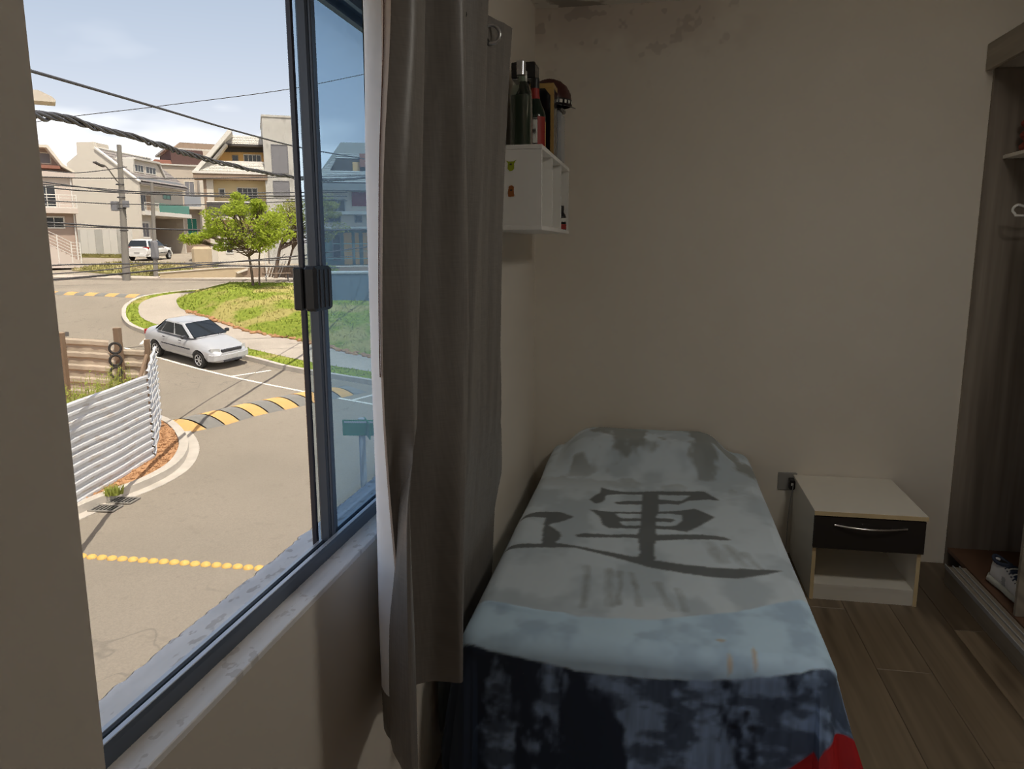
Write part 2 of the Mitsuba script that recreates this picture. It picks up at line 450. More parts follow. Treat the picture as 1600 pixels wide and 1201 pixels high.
zbot = ZB + (.12 - ZB) * tail                                  # the last panel hangs lower, tucked behind the bed
rows = []
for fr_ in np.linspace(0, 1, nz):
    zcol = ZT + (zbot - ZT) * fr_
    ctl = np.array([lerp_ctrl(np.array([zcol[int(round(i_ / (len(names) - 1) * (nu - 1)))]]), ctrl[n])[0] for i_, n in enumerate(names)])
    d = np.r_[0, np.cumsum(np.linalg.norm(np.diff(ctl, axis=0), axis=1))]
    s = PchipInterpolator(np.linspace(0, 1, len(d)), d)(u)
    q = 0.45 * CubicSpline(d, ctl)(s) + 0.55 * PchipInterpolator(d, ctl)(s)   # smooth folds through the control points, slightly damped
    q[:, 0] += 0.004 * (meshkit.fbm(np.stack([s * 14, zcol * 1.3, s * 0], 1), 3, seed=5) - .5) + 0.0025 * np.sin(s * 95 + 2.2 * zcol) * (0.3 + 0.7 * meshkit.noise(np.stack([s * 6, zcol * 2, s * 0 + 3], 1)))
    q[:, 0] = np.maximum(q[:, 0], -.592)
    rows.append(np.column_stack([q, zcol]))
P = np.array(rows)
HEMZ = 0.0
part(C, 'front_fabric', grid(P), 'm_curtain', True, 'dark grey satin front')
# hem strip (turned over edge) along A, and pale lining billowing to the window side
hemrows, linrows, darkhem = [], [], []
for i, z in enumerate(zz):
    a = P[i, 0, :2]
    hw = np.interp(z, [.49, .8, 1.3, 1.7, 2.15], [.004, .003, .005, .020, .034])
    l = lerp_ctrl(z, [(2.2, (-.540, 1.43)), (1.945, (-.540, 1.424)), (1.60, (-.540, 1.400)), (1.237, (-.540, 1.401)), (.704, (-.540, 1.386)), (.45, (-.546, 1.41))])
    dirv = (l - a) / np.linalg.norm(l - a)
    h = a + dirv * hw
    hemrows.append([np.r_[a + [0.001, -.001], z], np.r_[(a + h) / 2 + [-.002, -.003], z], np.r_[h + [-.001, -.001], z]])
    q = []
    for t in np.linspace(0, 1, 14):
        b = h + (l - h) * t + np.array([-.006, -.010]) * math.sin(math.pi * t)
        q.append(np.r_[b, z])
    back = np.array([[-.556, 1.45], [-.576, 1.55], [-.580, 1.8], [-.578, 2.0], [-.582, 2.3], [-.584, 2.5]])
    for b in back:
        q.append(np.r_[b + [0, 0.004 * math.sin(7 * z)], z])
    linrows.append(q)
part(C, 'hem', grid(np.array(hemrows)), 'm_hem', True, 'beige stitched side hem')
LR = np.array(linrows)
nl = np.argmin(np.abs(zz - 0.60))
part(C, 'lining', grid(LR[:nl + 1]), 'm_lining', True, 'pale lining facing the window')
part(C, 'lining_hem', grid(LR[nl:]), 'm_curtain', True, 'dark turned-up bottom hem')
part(C, 'seam', tube([np.array(r[1]) + [-.001, -.0015, 0] for r in hemrows[:60:2]], .0011, 5), 'm_brownboard', True, 'thin brown seam line')
RODZ = 2.095


def ring(center, r0, r1, axis_rot, th=.006, n=36):
    a = np.linspace(0, 2 * np.pi, n, endpoint=False)
    m = 8
    b = np.linspace(0, 2 * np.pi, m, endpoint=False)
    R, r = (r0 + r1) / 2, (r1 - r0) / 2
    Pg = np.zeros((n, m, 3))
    for i in range(n):
        for j in range(m):
            Pg[i, j] = ((R + r * math.cos(b[j])) * math.cos(a[i]), th * math.sin(b[j]), (R + r * math.cos(b[j])) * math.sin(a[i]))
    g = grid(Pg, closed_u=True, closed_v=True)
    return move(xf(g, rotm([0, 0, 1], axis_rot)), *center)


for (ex, ey, rot) in ((-0.500, 2.345, 12), (-0.485, 1.84, 28), (-0.490, 1.66, -28), (-0.485, 1.52, 30)):
    part(C, 'eyelet', ring((ex, ey, RODZ + .022), .020, .031, rot), 'm_silver', True, 'silver eyelet ring')
R_ = thing('curtain_rod', 'thin dark curtain rod threaded through the silver eyelets above the window', 'curtain rod')
part(R_, 'rod', tube([(-.515, y, RODZ) for y in np.linspace(.25, 2.40, 6)], .011, 14), 'm_black', 40)
for y in (.4, 2.38):
    part(R_, 'bracket', cat(box(-.598, -.515, y - .006, y + .006, RODZ - .02, RODZ - .008), box(-.598, -.592, y - .015, y + .015, RODZ - .05, RODZ + .03)), 'm_black')
# ------------------------------------------------------------------ bed and blanket
BX0, BX1, BYF, BYH, BZ = -0.495, 0.470, 1.815, 3.775, 0.500
B = thing('bed', 'single bed hidden under the printed blanket, head against the back wall', 'bed')
part(B, 'base', box(BX0 + .04, BX1 - .04, BYF + .05, BYH - .02, .10, .28, .01), 'm_darkcloth')
part(B, 'mattress', box(BX0 + .03, BX1 - .03, BYF + .04, BYH - .01, .28, BZ - .02, .04), 'm_mattress')
for sx in (BX0 + .10, BX1 - .10):
    for sy in (BYF + .12, BYH - .1):
        part(B, 'leg', tube([(sx, sy, 0), (sx, sy, .10)], [.02, .026], 12), 'm_black')
# pillow whose dark rim shows behind the blanket
pn, pm = 24, 12
th = np.linspace(0, 2 * np.pi, pn, endpoint=False)
rows = []
for ph in np.linspace(-np.pi / 2, np.pi / 2, pm):
    k = max(math.cos(ph), 1e-3) ** .5
    rows.append(np.stack([-0.035 + .335 * k * np.sign(np.cos(th)) * np.abs(np.cos(th)) ** .45, 3.60 + .172 * k * np.sign(np.sin(th)) * np.abs(np.sin(th)) ** .5, .535 + .068 * math.sin(ph) + 0 * th], 1))
one('pillow', 'dark pillow under the blanket at the head of the bed, only its rim showing', 'pillow', grid(np.array(rows), closed_v=True, flip=True), 'm_darkcloth', True)


def ztop(x, y):
    px = 1 / (1 + np.exp((np.abs(x + .035) - .36) / .030))
    b = .118 * px * np.clip((y - 3.28) / .26, 0, 1) ** 2 * (3 - 2 * np.clip((y - 3.28) / .26, 0, 1)) * np.clip((3.83 - y) / .10, 0.45, 1)
    lump = .010 * (meshkit.fbm(np.stack([x * 4, y * 3, x * 0], -1), 3, seed=4) - .5)
    return BZ + b + lump


ER = .055
ax0, ax1, ay0 = BX0 + ER, BX1 - ER, BYF + ER
DR = {'L': .40, 'R': .36, 'F': .44}
s = np.r_[np.linspace(ax0 - ER * 1.57 - DR['L'], ax0, 46)[:-1], np.linspace(ax0, ax1, 170), np.linspace(ax1, ax1 + ER * 1.57 + DR['R'], 76)[1:]]
t = np.r_[np.linspace(ay0 - ER * 1.57 - DR['F'], ay0, 110)[:-1], np.linspace(ay0, BYH, 330)]
SS, TT = np.meshgrid(s, t, indexing='ij')
u = np.where(SS < ax0, SS - ax0, np.where(SS > ax1, SS - ax1, 0.0))
v = np.where(TT < ay0, TT - ay0, 0.0)
d = np.hypot(u, v)
ang = np.minimum(d / ER, np.pi / 2)
ux, vy = np.where(d > 0, u / np.maximum(d, 1e-9), 0), np.where(d > 0, v / np.maximum(d, 1e-9), 0)
fall = np.where(d > ER * np.pi / 2, d - ER * np.pi / 2, 0)
corner = np.abs(ux * vy) * 2
per = np.arctan2(v, u)
flare = fall * (.035 + .10 * corner * (np.sin(per * 9 + 1.0) + .4)) + fall * .05 * (meshkit.fbm(np.stack([SS * 9, TT * 9 * (np.abs(vy) < .5), SS * 0], -1), 3, seed=9) - .5)
flare = np.where(u < 0, np.minimum(flare, .012) + .15 * np.minimum(fall, .3) * np.exp(-np.maximum(TT - ay0, 0) / .20), flare) + np.where(u > 0, .26 * fall * np.exp(-np.maximum(TT - ay0, 0) / .22), 0)
hor = ER * np.sin(ang) + flare
# sharp pleat hanging at the near right corner
X = np.clip(SS, ax0, ax1) + ux * hor
Y = np.maximum(TT, ay0) + vy * hor
cx, cy = np.clip(X, ax0, ax1), np.maximum(TT, ay0)
Z = ztop(np.clip(SS, ax0, ax1), np.clip(cy, ay0, BYH)) - ER * (1 - np.cos(ang)) - fall
Z += np.where(d == 0, .004 * (meshkit.fbm(np.stack([SS * 12, TT * 7, SS * 0], -1), 3, seed=6) - .5), 0)
# small fold lines across the blanket near the foot
Z += np.where(d == 0, .006 * np.exp(-((TT - 2.02 - .05 * np.sin(SS * 6)) / .012) ** 2) * (SS < -.1), 0)
Z = np.maximum(Z, .006)
# printed pattern in cloth coordinates: cs across, ct along (metres on the cloth)
cs_, ct_ = SS, TT
q2 = lambda k, a, b, sd, o=4: meshkit.fbm(np.stack([cs_ * a, ct_ * b, cs_ * 0 + k], -1), o, seed=sd)
sm = lambda a, b, x: np.clip((x - a) / (b - a), 0, 1) ** 2 * (3 - 2 * np.clip((x - a) / (b - a), 0, 1))
light = np.array([.60, .70, .79]); light2 = np.array([.46, .55, .63]); mid = np.array([.54, .74, .93]); mid2 = np.array([.40, .56, .74])
navy = np.array([.020, .032, .062]); navy2 = np.array([.33, .47, .72]); ink = np.array([.100, .115, .125]); red = np.array([.46, .018, .022])
f1 = q2(0, 7, 5, 1)
col = light + (light2 - light) * sm(.42, .68, f1)[..., None]
blot = sm(.50, .66, q2(2, 9, 6, 22)) * sm(3.0, 3.5, ct_ + .12 * (f1 - .5))          # darker washed clouds printed near the head
col = col + (np.array([.20, .215, .20]) - col) * (.75 * blot)[..., None]
# nap streaks where the velvet was brushed
for (x0, y0, x1, y1, w) in [(-.187, 2.30, -.180, 2.03, .016), (-.125, 2.29, -.10, 2.05, .020), (-.085, 2.28, -.078, 2.06, .013), (-.05, 2.28, -.02, 2.06, .015), (0.03, 2.22, .07, 2.05, .018), (.085, 2.19, .10, 2.05, .014), (.20, 2.58, .235, 2.42, .03), (.26, 2.56, .30, 2.40, .026), (.31, 2.50, .35, 2.38, .02)]:
    dx, dy = x1 - x0, y1 - y0
    tt = np.clip(((cs_ - x0) * dx + (ct_ - y0) * dy) / (dx * dx + dy * dy), 0, 1)
    dist = np.hypot(cs_ - x0 - tt * dx, ct_ - y0 - tt * dy) + .022 * (q2(5, 34, 14, 31, 3) - .5)
    k = .50 * np.clip(1 - dist / w, 0, 1) ** .7 * (.45 + .9 * q2(13, 45, 20, 35, 3))
    col = col + (np.array([.20, .23, .235]) - col) * k[..., None]
KANJI = [
    [(-0.204,3.124),(-0.172,3.098),(-0.111,3.081),(-0.026,3.096),(0.127,3.137),(0.220,3.148),(0.276,3.034),(0.230,3.041),(0.148,3.016),(0.110,2.961),(0.065,2.960),(0.033,2.947),(0.033,3.006),(0.082,3.005),(0.123,3.014),(0.163,3.088),(0.016,3.062),(-0.025,3.055),(-0.126,3.045),(-0.176,3.023),(-0.183,2.942),(-0.214,2.911),(-0.241,2.957),(-0.229,3.000),(-0.207,3.044)],
    [(-0.142,2.944),(-0.089,2.966),(-0.016,2.974),(-0.015,2.933),(-0.128,2.918)],
    [(-0.033,3.095),(0.033,3.107),(0.035,2.955),(0.031,2.868),(0.024,2.803),(0.022,2.717),(0.025,2.644),(0.027,2.583),(0.017,2.514),(0.016,2.458),(0.023,2.410),(0.013,2.370),(-0.027,2.372),(-0.038,2.399),(-0.029,2.450),(-0.034,2.524),(-0.043,2.601),(-0.034,2.675),(-0.031,2.774),(-0.034,2.892)],
    [(-0.232,2.838),(-0.163,2.826),(-0.022,2.851),(-0.022,2.827),(-0.131,2.812),(-0.113,2.778),(-0.097,2.767),(-0.021,2.781),(-0.020,2.752),(-0.081,2.736),(-0.111,2.731),(-0.098,2.696),(-0.087,2.691),(-0.019,2.703),(-0.019,2.673),(-0.144,2.651),(-0.169,2.683),(-0.186,2.765),(-0.209,2.805)],
    [(0.009,2.856),(0.104,2.888),(0.172,2.924),(0.240,2.841),(0.182,2.746),(0.131,2.673),(0.084,2.685),(0.014,2.673),(0.014,2.709),(0.063,2.716),(0.096,2.735),(0.119,2.790),(0.120,2.843),(0.080,2.852),(0.013,2.838)],
    [(0.014,2.792),(0.086,2.802),(0.092,2.785),(0.078,2.762),(0.014,2.751)],
    [(-0.258,2.562),(-0.228,2.584),(-0.133,2.593),(-0.040,2.611),(0.025,2.621),(0.112,2.645),(0.185,2.658),(0.255,2.650),(0.283,2.619),(0.245,2.611),(0.210,2.612),(0.111,2.592),(0.018,2.564),(-0.039,2.573),(-0.132,2.569),(-0.217,2.543),(-0.246,2.544)],
    [(-0.502,2.686),(-0.464,2.739),(-0.414,2.776),(-0.335,2.790),(-0.281,2.744),(-0.315,2.690),(-0.357,2.654),(-0.361,2.638),(-0.340,2.614),(-0.313,2.577),(-0.303,2.544),(-0.306,2.510),(-0.319,2.480),(-0.252,2.462),(-0.152,2.437),(-0.069,2.416),(0.019,2.397),(0.104,2.374),(0.233,2.364),(0.360,2.375),(0.417,2.377),(0.347,2.326),(0.270,2.289),(0.196,2.287),(0.102,2.305),(0.013,2.337),(-0.067,2.370),(-0.164,2.412),(-0.250,2.443),(-0.341,2.435),(-0.443,2.407),(-0.487,2.408),(-0.470,2.436),(-0.409,2.456),(-0.361,2.463),(-0.378,2.603),(-0.382,2.712),(-0.451,2.709)]]
inside = np.zeros(SS.shape, bool)
for pg in KANJI:
    pp = Polygon(pg).buffer(.006).buffer(-.006)
    inside |= contains_xy(pp, cs_, ct_)
from scipy.ndimage import gaussian_filter
ki = gaussian_filter(inside.astype(float), .6)
col = col + (ink - col) * (.92 * ki)[..., None]
# blue band towards the foot, then the navy field and the red stripe
a1 = np.interp(cs_, [-.7, -.493, -.32, -.181, .032, .244, .477, .8], [2.07, 2.028, 1.990, 1.962, 1.981, 2.069, 2.212, 2.5])
a1 = a1 + .008 * (q2(7, 30, 5, 41, 3) - .5)
kb = sm(.006, -.006, ct_ - a1)
midc = mid + (mid2 - mid) * sm(.45, .72, q2(3, 10, 9, 12))[..., None]
col = col + (midc - col) * kb[..., None]
f3 = BYF + .02                                                  # cloth coordinate at the edge of the foot drop
drop = lambda z: ay0 - ER * 1.57 - (BZ - ER - z)
a2 = np.interp(cs_, [-.9, -.5, -.416, -.176, -.004, .169, .343, .472, .8], [drop(.50) + .02, drop(.482), drop(.462), drop(.426), drop(.421), drop(.436), drop(.468), drop(.504), drop(.56)])
a2 = a2 + .006 * (q2(8, 40, 5, 43, 3) - .5)
kn = sm(.004, -.004, ct_ - a2)
nap = sm(.45, .62, q2(4, 8, 3.2, 52) + .30 * (q2(6, 40, 26, 53, 3) - .5) + .42 * (cs_ - .08))  # brushed nap patches, with window sheen painted in, stronger to the right
navc = navy + (navy2 - navy) * ((.40 + .60 * q2(11, 70, 9, 71, 3)) * (.25 + .75 * sm(.36, .58, q2(12, 13, 22, 73, 4))) * nap)[..., None]
col = col + (navc - col) * kn[..., None]
a3 = np.interp(cs_, [-.4, .20, .364, .451, .553, .75, 1.0], [drop(-.1), drop(.10), drop(.225), drop(.31), drop(.39), drop(.50), drop(.6)])
kr = sm(.003, -.003, ct_ - a3) * sm(-.11, -.105, ct_ - a3 + .004)
col = col + (red - col) * kr[..., None]
# worn light rubs and little dark spots
for (x, y, rx, ry, c) in [(.207, 1.82, .006, .022, (.55, .46, .36)), (.268, 1.845, .005, .030, (.55, .46, .36)), (.19, 1.90, .010, .006, (.5, .44, .36)), (.221, drop(.318), .010, .006, (.01, .012, .02)), (.267, drop(.319), .010, .006, (.01, .012, .02)), (.253, drop(.358), .006, .006, (.01, .012, .02))]:
    k = np.clip(1.6 - np.hypot((cs_ - x) / rx, (ct_ - y) / ry) * (.7 + .6 * q2(9, 120, 120, 61, 2)), 0, 1)
    col = col + (np.array(c) - col) * (.8 * k)[..., None]
one('blanket', 'velvety grey and navy blanket with a large dark calligraphy character spread over the bed', 'blanket',
    grid(np.stack([X, Y, Z], -1)), 'm_blanket', True, color=np.clip(col, 0, 1).reshape(-1, 3))

# ------------------------------------------------------------------ nightstand
N = thing('nightstand', 'white nightstand with dark drawer and open lower shelf between bed and wardrobe', 'nightstand')
nx0, nx1, nyf, nyb, nzt = 0.687, 1.118, 3.285, 3.785, 0.405
tk = .016
part(N, 'side_panel', box(nx0, nx0 + tk, nyf, nyb, 0.0, nzt - .020), 'm_lamwhite')
part(N, 'side_panel', box(nx1 - tk, nx1, nyf, nyb, 0.0, nzt - .020), 'm_lamwhite')
part(N, 'back_panel', box(nx0 + tk, nx1 - tk, nyb - .012, nyb - .004, .02, nzt - .02), 'm_lamwhite')
tp = part(N, 'top', box(nx0 - .004, nx1 + .010, nyf - .020, nyb + .010, nzt - .0195, nzt, .0015), 'm_lamwhite')
part(N, 'top_edge', box(nx0 - .004, nx1 + .010, nyf - .0215, nyf - .0195, nzt - .0190, nzt - .0008), 'm_edgewood', False, 'bare yellowish front edge of the top')
part(N, 'shelf_board', box(nx0 + tk, nx1 - tk, nyf + .004, nyb - .012, .056, .070), 'm_lamwhite')
part(N, 'divider_board', box(nx0 + tk, nx1 - tk, nyf + .004, nyb - .012, .236, .248), 'm_lamwhite')
part(N, 'plinth', box(nx0 + tk, nx1 - tk, nyf + .006, nyf + .020, 0.0, .058), 'm_lamwhite')
for xx in (nx0, nx1 - tk):
    part(N, 'edge_strip', box(xx + .0005, xx + tk - .0005, nyf - .0015, nyf + .0005, .001, .24), 'm_edgewood', False, 'yellowish edge strip')
D = part(N, 'drawer', box(nx0 - .002, nx1 + .004, nyf - .017, nyf - .001, .240, nzt - .024, .001), 'm_espresso', False, 'dark espresso drawer front')
hx = np.linspace(.764, 1.050, 17)
arc = np.sin((hx - hx[0]) / (hx[-1] - hx[0]) * np.pi)
part(D, 'handle', tube(np.stack([hx, nyf - .017 - .004 - .024 * arc, np.full(17, .3475) - .004 * arc], 1), .0042, 10), 'm_chrome', True, 'thin bowed chrome handle')

# outlet, charger, cable
O = thing('wall_outlet', 'wall outlet plate on the back wall left of the nightstand', 'outlet')
part(O, 'plate', box(.612, .700, YB - .008, YB, .325, .415, .003), 'm_outlet')
Ch = thing('phone_charger', 'black phone charger plugged into the outlet left of the nightstand', 'charger')
part(Ch, 'body', box(.6605, .6865, YB - .050, YB - .0085, .340, .392, .004), 'm_black')
part(Ch, 'port', box(.667, .678, YB - .0515, YB - .0495, .362, .374), 'm_label', False, 'white plug end')
cb = [(.672, YB - .053, .368), (.673, YB - .066, .355), (.668, YB - .060, .30), (.664, YB - .045, .2), (.665, YB - .035, .1), (.66, YB - .03, .02), (.62, YB - .08, .006), (.56, YB - .12, .006)]
cbs = CubicSpline(np.arange(len(cb)), np.array(cb))(np.linspace(0, len(cb) - 1, 60))
one('charger_cable', 'thin grey charging cable hanging down behind the nightstand', 'cable', tube(cbs, .0018, 6), 'm_greyplastic', True)

# ------------------------------------------------------------------ wall shelf with bottles
S = thing('wall_shelf', 'white three-compartment wall shelf holding liquor bottles', 'shelf')
sx0, sx1, sy0, sy1, sz0, sz1 = WX + .001, -0.400, 2.69, 3.515, 1.560, 1.847
part(S, 'top_board', box(sx0, sx1 + .002, sy0 - .003, sy1 + .003, sz1 - .015, sz1, .001), 'm_white')
part(S, 'bottom_board', box(sx0, sx1 + .002, sy0 - .003, sy1 + .003, sz0, sz0 + .015, .001), 'm_white')
for y in (sy0, 2.960, 3.235, sy1 - .015):
    part(S, 'upright_panel', box(sx0, sx1, y, y + .015, sz0 + .015, sz1 - .015), 'm_white')
part(S, 'back_board', box(sx0, sx0 + .004, sy0 + .015, sy1 - .015, sz0 + .015, sz1 - .015), 'm_white')


def blob(pts, y0, y1, c):
    pg = Polygon(pts).buffer(.003).buffer(-.001)
    return front_prism([(c[0] + x, c[1] + z) for x, z in pg.exterior.coords], y0, y1)


for (c, m, pts, nm) in (((-.5075, 1.780), 'm_greenpaint', [(-.012, -.012), (-.010, .006), (-.018, .016), (-.007, .012), (.007, .012), (.018, .016), (.011, .004), (.012, -.012), (.004, -.020), (-.005, -.020)], 'small green cut-out sticker with white border, upper one on the shelf side'),
                        ((-.5065, 1.693), 'm_brownpaint', [(-.010, -.020), (-.012, -.004), (-.008, .016), (.002, .020), (.010, .014), (.009, -.004), (.012, -.018)], 'small orange-brown cut-out sticker with white border, lower one on the shelf side')):
    K = thing('sticker', nm, 'sticker')
    pg = Polygon(pts)
    out = pg.buffer(.0045)
    part(K, 'border', front_prism([(c[0] + x, c[1] + z) for x, z in out.exterior.coords], sy0 - .0008, sy0), 'm_label')
    part(K, 'print', front_prism([(c[0] + x, c[1] + z) for x, z in pg.exterior.coords], sy0 - .0014, sy0 - .0006), m)
    part(K, 'spot', front_prism([(c[0] + .004 * math.cos(q), c[1] + .003 + .003 * math.sin(q)) for q in np.linspace(0, 6.28, 9)[:-1]], sy0 - .0018, sy0 - .0012), 'm_darkcloth')

zt = sz1
# clear gin bottle
Bt = thing('glass_bottle', 'clear square-shouldered glass bottle with silver cap, nearest on the wall shelf', 'bottle')
bc = (-.484, 2.765, zt)
pf = [(.0005, .001), (.030, .001), (.0375, .006), (.0375, .165), (.036, .185), (.029, .205), (.017, .222), (.0135, .236), (.0135, .246)]
part(Bt, 'glass', lathe(pf, 40, bc, [3.2, 3.2, 3.2, 3.2, 3.0, 2.6, 2.2, 2, 2]), 'm_bottle', True)
part(Bt, 'liquor', lathe([(.0005, .006), (.0350, .006), (.0350, .172), (.0005, .172)], 36, bc, [3.2] * 4), 'm_liquid', 30)
part(Bt, 'cap', lathe([(.0005, .242), (.0160, .242), (.0160, .285), (.0150, .288), (.0005, .288)], 28, bc), 'm_silver', 40, 'silver metal cap')
for q in (.255, .270):
    part(Bt, 'cap_ring', lathe([(.0158, q), (.0168, q + .001), (.0168, q + .003), (.0158, q + .004)], 28, bc), 'm_silver')
# bottle with white cap behind
Bt = thing('glass_bottle', 'green glass bottle with white cap, half hidden behind the clear bottle', 'bottle')
bc = (-.502, 2.905, zt)
part(Bt, 'glass', lathe([(.0005, .001), (.032, .001), (.036, .006), (.036, .17), (.030, .20), (.015, .225), (.0135, .25)], 36, bc), 'm_bottlegreen', True)
part(Bt, 'cap', lathe([(.0005, .248), (.0155, .248), (.0155, .283), (.0005, .285)], 24, bc), 'm_label', 40, 'white cap')
# green bottle with red band and label
Bt = thing('glass_bottle', 'dark green round-shouldered bottle with white label and red band', 'bottle')
bc = (-.470, 2.985, zt)
part(Bt, 'glass', lathe([(.0005, .001), (.034, .001), (.040, .008), (.0405, .135), (.038, .152), (.026, .180), (.0175, .205), (.0150, .225), (.0150, .255)], 44, bc), 'm_bottlegreen', True)
part(Bt, 'neck_band', lathe([(.0195, .200), (.0172, .208), (.0158, .226), (.0158, .240)], 32, bc), 'm_red', True, 'red foil band on the neck')
part(Bt, 'cap', lathe([(.0005, .238), (.0165, .238), (.0165, .272), (.0150, .275), (.0005, .275)], 28, bc), 'm_black', 40, 'black cap')


def patch(c, r, a0, a1, z0, z1, n=16):
    a = np.radians(np.linspace(a0, a1, n))
    return grid(np.array([[(c[0] + r * math.cos(t), c[1] + r * math.sin(t), c[2] + z) for t in a] for z in (z0, z1)]))


part(Bt, 'label', patch(bc, .0412, 205, 292, .030, .128), 'm_label', True, 'white paper label')
part(Bt, 'label_border', cat(patch(bc, .0415, 205, 292, .122, .126), patch(bc, .0415, 205, 292, .034, .038)), 'm_darkcloth', True)
part(Bt, 'label_script', cat(*[tube([(bc[0] + .0418 * math.cos(math.radians(a + 8 * q)), bc[1] + .0418 * math.sin(math.radians(a + 8 * q)), bc[2] + .080 + .010 * math.sin(q * 12 + a)) for q in np.linspace(0, 1, 8)], .0006, 5) for a in (262, 269, 276)]), 'm_darkcloth', False, 'dark handwritten style lettering')
part(Bt, 'red_band', patch(bc, .0413, 292, 345, .004, .134), 'm_red', True, 'red stripe down the side')
part(Bt, 'gold_label', patch(bc, .0413, 345, 380, .004, .118), 'm_gold', True)
# tall decanter with big black square stopper
Bt = thing('decanter', 'tall dark bottle with a big black square stopper at the back of the wall shelf', 'bottle')
bc = (-.522, 3.075, zt)
part(Bt, 'glass', lathe([(.0005, .001), (.030, .001), (.034, .006), (.034, .20), (.026, .23), (.016, .25), (.016, .284)], 36, bc, [4, 4, 4, 4, 3, 2, 2]), 'm_blackgloss', True)
part(Bt, 'stopper', cat(box(bc[0] - .046, bc[0] + .046, bc[1] - .050, bc[1] + .050, bc[2] + .285, bc[2] + .345, .004)), 'm_blackgloss', False, 'black square stopper')
part(Bt, 'stopper_base', box(bc[0] - .044, bc[0] + .044, bc[1] - .048, bc[1] + .048, bc[2] + .2825, bc[2] + .2852), 'm_greyplastic')
# black gift box with gold edges
Gb = thing('gift_box', 'tall black gift box with gold edges standing on the wall shelf', 'box')
gx0, gx1, gy0, gy1 = -.520, -.416, 3.105, 3.215
part(Gb, 'body', box(gx0, gx1, gy0, gy1, zt, zt + .262, .001), 'm_blackgloss')
part(Gb, 'gold_rim', cat(box(gx0 - .001, gx1 + .001, gy0 - .001, gy1 + .001, zt + .262, zt + .281, .001)), 'm_gold', False, 'gold band round the top')
part(Gb, 'gold_corner', cat(box(gx1 - .012, gx1 + .0015, gy0 - .0015, gy0 + .004, zt + .006, zt + .262), box(gx0 - .0015, gx0 + .012, gy0 - .0015, gy0 + .004, zt + .006, zt + .262)), 'm_gold', False, 'gold corner strips')
part(Gb, 'gold_gusset', front_prism([(gx1, zt + .262), (gx1 - .034, zt + .262), (gx1 - .012, zt + .235), (gx1 - .012, zt + .20), (gx1, zt + .20)], gy0 - .0012, gy0), 'm_gold')
# tall grey acrylic case and the cap on it
Gc = thing('acrylic_case', 'tall grey translucent case at the far end of the wall shelf', 'case')
part(Gc, 'body', box(-.535, -.410, 3.30, 3.44, zt, zt + .215, .012), 'm_greyplastic')
part(Gc, 'lid', box(-.538, -.407, 3.297, 3.443, zt + .216, zt + .236, .006), 'm_blackgloss', False, 'black lid')
Ca = thing('cap', 'dark maroon cap lying on the case at the far end of the wall shelf', 'cap')
cc = (-.468, 3.36, zt + .2365)
dome = [(.092, .0), (.094, .02), (.090, .048), (.074, .078), (.050, .098), (.024, .108), (.0005, .111)]
part(Ca, 'crown', lathe(dome, 44, cc), 'm_maroon', True)
part(Ca, 'crown_band', lathe([(.0945, .001), (.0955, .004), (.0960, .020), (.0945, .023)], 44, cc), 'm_black', True)
vis = []
for r in np.linspace(.088, .118, 6):
    vis.append([(cc[0] + r * math.cos(t) * .95, cc[1] + r * math.sin(t), cc[2] + .004 + .0 * r - .55 * (r - .088) * abs(math.cos(t * .9 + .6))) for t in np.linspace(-1.75, .35, 22)])
part(Ca, 'visor', grid(np.array(vis)), 'm_blackgloss', True, 'black visor')
part(Ca, 'emblem', cat(*[patch(cc, .0968, -70 + q * 14, -62 + q * 14, .004, .017, 4) for q in range(5)]), 'm_label', True, 'pale stitched lettering')
# miniature bottle in the third compartment
Mn = thing('miniature_bottle', 'miniature bottle with black cap and red base in the last compartment of the wall shelf', 'bottle')
bc = (-.424, 3.455, sz0 + .015)
part(Mn, 'glass', lathe([(.0005, .0005), (.019, .0005), (.021, .004), (.021, .052), (.017, .068), (.0095, .078), (.009, .088)], 28, bc), 'm_blackgloss', True)
part(Mn, 'cap', lathe([(.0005, .084), (.011, .084), (.011, .106), (.0005, .107)], 20, bc), 'm_black', 40, 'black cap')
part(Mn, 'label', patch(bc, .0216, 180, 400, .036, .052, 24), 'm_label', True, 'white label')
part(Mn, 'red_label', patch(bc, .0216, 180, 400, .004, .026, 24), 'm_red', True, 'red label')

# ------------------------------------------------------------------ wardrobe on the right
Wd = thing('wardrobe', 'open grey wood-grain wardrobe along the right wall', 'wardrobe')
wx, wy1, wz = 1.395, YB - .001, 2.350
part(Wd, 'end_panel', box(wx, RX - .004, wy1 - .018, wy1, 0.0, wz - .10), 'm_greywood')
part(Wd, 'header', box(1.362, 1.382, -0.4, wy1 - .002, 2.240, 2.350, .001), 'm_greywood_flat')
part(Wd, 'top_board', box(1.382, RX - .004, -0.4, wy1 - .002, 2.325, 2.348), 'm_greywood_flat')
part(Wd, 'back_board', box(RX - .012, RX - .004, -0.4, wy1 - .018, .08, 2.32), 'm_greywood')
part(Wd, 'shelf_board', box(1.460, RX - .012, 1.2, wy1 - .018, 1.873, 1.888, .001), 'm_lamwhite')
part(Wd, 'divider_panel', box(1.402, RX - .012, 3.075, 3.093, .088, 1.873), 'm_greywood_flat')
part(Wd, 'bottom_board', box(1.400, RX - .012, -0.4, wy1 - .018, .068, .086), 'm_brownboard', False, 'red-brown bottom board')
part(Wd, 'plinth', box(1.316, 1.330, -0.4, 3.56, 0.0, .078, .001), 'm_greywood_flat')
part(Wd, 'bottom_ledge', box(1.330, 1.400, -0.4, 3.56, .066, .078), 'm_greywood_flat')
